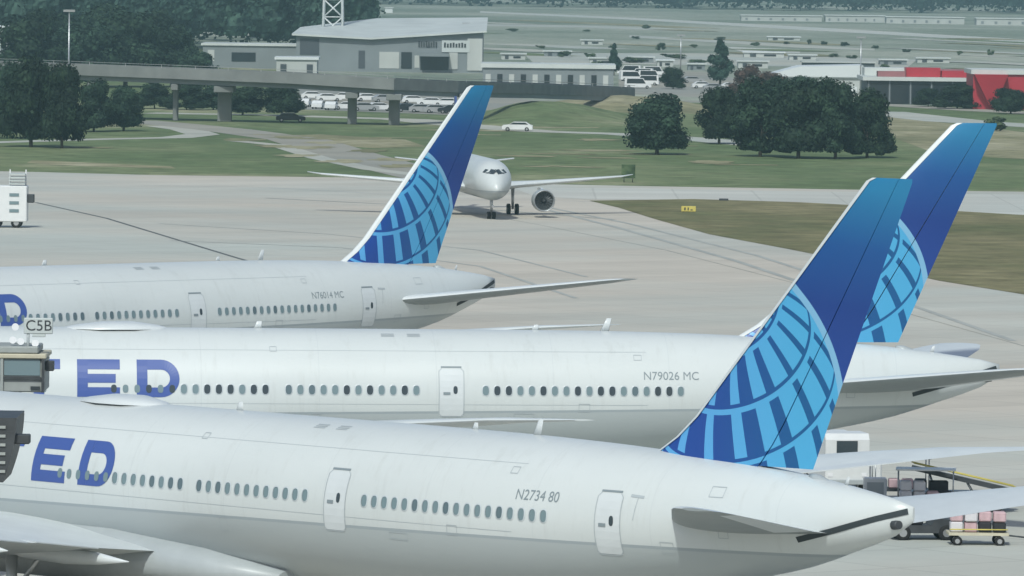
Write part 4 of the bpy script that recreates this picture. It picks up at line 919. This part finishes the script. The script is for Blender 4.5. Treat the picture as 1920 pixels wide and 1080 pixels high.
def tug(px, py, label, rz, mat):
    g = G(px, py); o = thing('baggage_tractor', label, 'tractor', g, rz)
    MB().prism([(-1.5, .35), (1.5, .35), (1.55, .9), (.5, 1.05), (.3, .7), (-.6, .7), (-.7, 1.1), (-1.5, 1.0)], -.72, .72, 'y').build('body', mat, o)
    for x in (-.65, .4):
        for y in (-.6, .6): MB().tube((x, y, 1.0), (x, y, 1.85), .035, n=6).build('post', 'dark_metal', o)
    MB().box((-.85, -.72, 1.85), (.6, .72, 1.93), bev=.03).build('roof', 'dark_metal', o); MB().box((-.5, -.35, .7), (0, .35, 1.25), bev=.06).build('seat', 'bag_black', o)
    for x in (-1.0, 1.0):
        for y in (-.65, .65): wheel(o, x, y, .36, .26)
tug(1728, 1012, 'dark baggage tractor just right of the nearest tail cone, below the white stabilizer', R(8), 'dark_metal')
g = G(1640, 948); o = thing('equipment_box', 'pale ground equipment cabinet right of the service truck', 'cabinet', g); MB().box((-.55, -.4, .15), (.55, .4, 1.35), bev=.05).build('cabinet', 'vehicle_white', o); MB().box((-.4, -.42, .5), (.4, -.403, 1.15)).build('door', 'grey_paint', o)
for s_ in (-.4, .4): MB().tube((s_, -.3, .12), (s_, .3, .12), .12, n=10).build('wheel', 'tyre', o)

# ------------------------------------------------------------------ left edge: jet bridges, gate sign, truck
def jet_bridge(Y, px_edge, ytop, ybot, label, detail):
    c = D(px_edge, ytop, Y); zt = c.z; zb = D(px_edge, ybot, Y).z; o = thing('jet_bridge', label, 'jet bridge', (c.x, Y, 0)); hh = zt - zb
    if detail:
        MB().box((-4.2, 0, zb), (-.18, 3.2, zt - .22), bev=.05).build('cabin', 'bridge_metal', o)
        MB().box((-4.4, -.18, zt - .2), (-.1, 3.4, zt), bev=.04).build('roof', 'cream_paint', o); MB().box((-4.4, -.1, zt + .01), (-.45, 3.2, zt + .3), bev=.05).build('roof_unit', 'bridge_metal', o)
        for x in (-.2, -1.9, -3.4): MB().box((x - .10, -.14, zb), (x + .02, -.01, zt - .2)).build('frame_post', 'dark_metal' if x > -.5 else 'bridge_metal', o)
        MB().box((-4.1, -.10, zb + hh * .33), (-.32, -.01, zb + hh * .40)).build('frame_rail', 'dark_metal', o)
        MB().box((-1.85, -.06, zb + hh * .44), (-.36, -.005, zb + hh * .86)).build('window', 'pane_shaded', o); MB().box((-3.3, -.06, zb + hh * .44), (-2.0, -.005, zb + hh * .86)).build('window', 'pane_shaded', o)
        MB().box((-.75, -.08, zb + .12), (-.36, -.006, zb + .25)).build('vent', 'dark_seam', o)
        MB().box((-.17, .3, zt - .72), (.18, .8, zt - .3), bev=.03).build('floodlight', 'dark_metal', o)
    else:
        rg = []
        for k in range(9):
            u = k / 8; rg.append([(-.05 - .55 * (1 - math.cos(u * 1.1)) * 1.2 + a, b, zt - hh * u) for a, b in ((-4, 0), (0, 0), (0, 3.4), (-4, 3.4))])
        MB().rings(rg, smooth=False).build('canopy', 'dark_metal', o)
        MB().box((-.3, .2, zt - .75), (.32, .7, zt - .48), bev=.03).build('floodlight', 'dark_metal', o)
        for k in range(6): MB().box((-3.9, -.05, zt - .3 - k * .25), (-.35, -.005, zt - .22 - k * .25)).build('canopy_rib', 'bridge_metal', o)
    MB().tube((-2.6, 1.6, 0), (-2.6, 1.6, zb), .35, n=16).build('support_column', 'bridge_metal', o)
    MB().box((-14, .3, zb + .1), (-4.2, 2.9, zb + hh * .8), bev=.06).build('tunnel', 'bridge_metal', o)
    return o, zt
jb, zt = jet_bridge(300, 92, 664, 736, 'grey boxy jet bridge with cream roof edge, before the middle airliner', True)
jet_bridge(205, 34, 784, 905, 'dark curved jet bridge canopy at the left edge, before the nearest airliner', False)
c = D(72, 611, 300.5); o = thing('gate_sign', 'grey gate sign reading C5B on a post above the boxy jet bridge', 'sign', (c.x, 300.5, 0)); zc = c.z
MB().tube((-.42, 0, zt + .02), (-.42, 0, zc - .2), .06, n=8).build('post', 'grey_paint', o)
MB().box((-.6, -.1, zc - .33), (.6, .1, zc + .33), bev=.03).box((-.25, -.08, zc - .46), (.3, .08, zc - .34), bev=.02).build('board', 'sign_face', o)
me = text_mesh('C5B', .62); me.materials.clear(); me.materials.append(M['sign_text']); t_ = link('sign_text', me, o); t_.location = (.02, -.112, zc); t_.rotation_euler = (R(90), 0, 0)
for x, z in ((-.95, zc - .05), (-.72, zc - .65), (-.12, zc - .72), (-1.05, zc - .6)):
    MB().tube((x, -.05, z), (x, .12, z), .15, .1, n=14).build('lamp', 'lamp_white', o)
MB().tube((-1.15, .02, zc - .72), (.0, .02, zc - .72), .03, n=6).build('lamp_bar', 'grey_paint', o)
g = G(28, 428); o = thing('passenger_stairs', 'white louvred stair truck at the left edge of the apron', 'stair truck', g)
MB().box((-2.4, 0, .6), (1.1, 2.4, 4.0), bev=.08).build('body', 'vehicle_white', o)
for k in range(3): MB().box((-.55, -.05, 1.5 + k * .75), (.35, -.004, 1.8 + k * .75)).build('window', 'pane_shaded', o)
for k in range(4): MB().box((-.6, -.06, 4.15 + k * .3), (.9, 1.6, 4.25 + k * .3)).build('step', 'sign_face', o)
MB().box((1.12, .3, 2.4), (1.75, 1.4, 3.2), bev=.05).build('side_box', 'dark_metal', o)
for s_ in (-.6, .9): MB().tube((s_, 1.5, 4.0), (s_, 1.5, 5.5), .06, n=6).build('rail_post', 'vehicle_white', o)
for x in (-1.8, .1):
    for y in (.3, 2.1): wheel(o, x, y, .5, .3)

# ------------------------------------------------------------------ haze
hz = newmat('haze_air', (1, 1, 1)); nt = hz.node_tree; nt.nodes.remove(bsdf(hz)); pv = nt.nodes.new('ShaderNodeVolumePrincipled')
pv.inputs['Color'].default_value = (.60, .91, .92, 1); pv.inputs['Density'].default_value = .00015; pv.inputs['Anisotropy'].default_value = .2
nt.links.new(pv.outputs[0], nt.nodes['Material Output'].inputs['Volume']); M['haze_air'] = hz
o = MB().box((-7100, -700, -1.2), (7100, 14100, 62)).build('haze', 'haze_air'); o['kind'] = 'stuff'
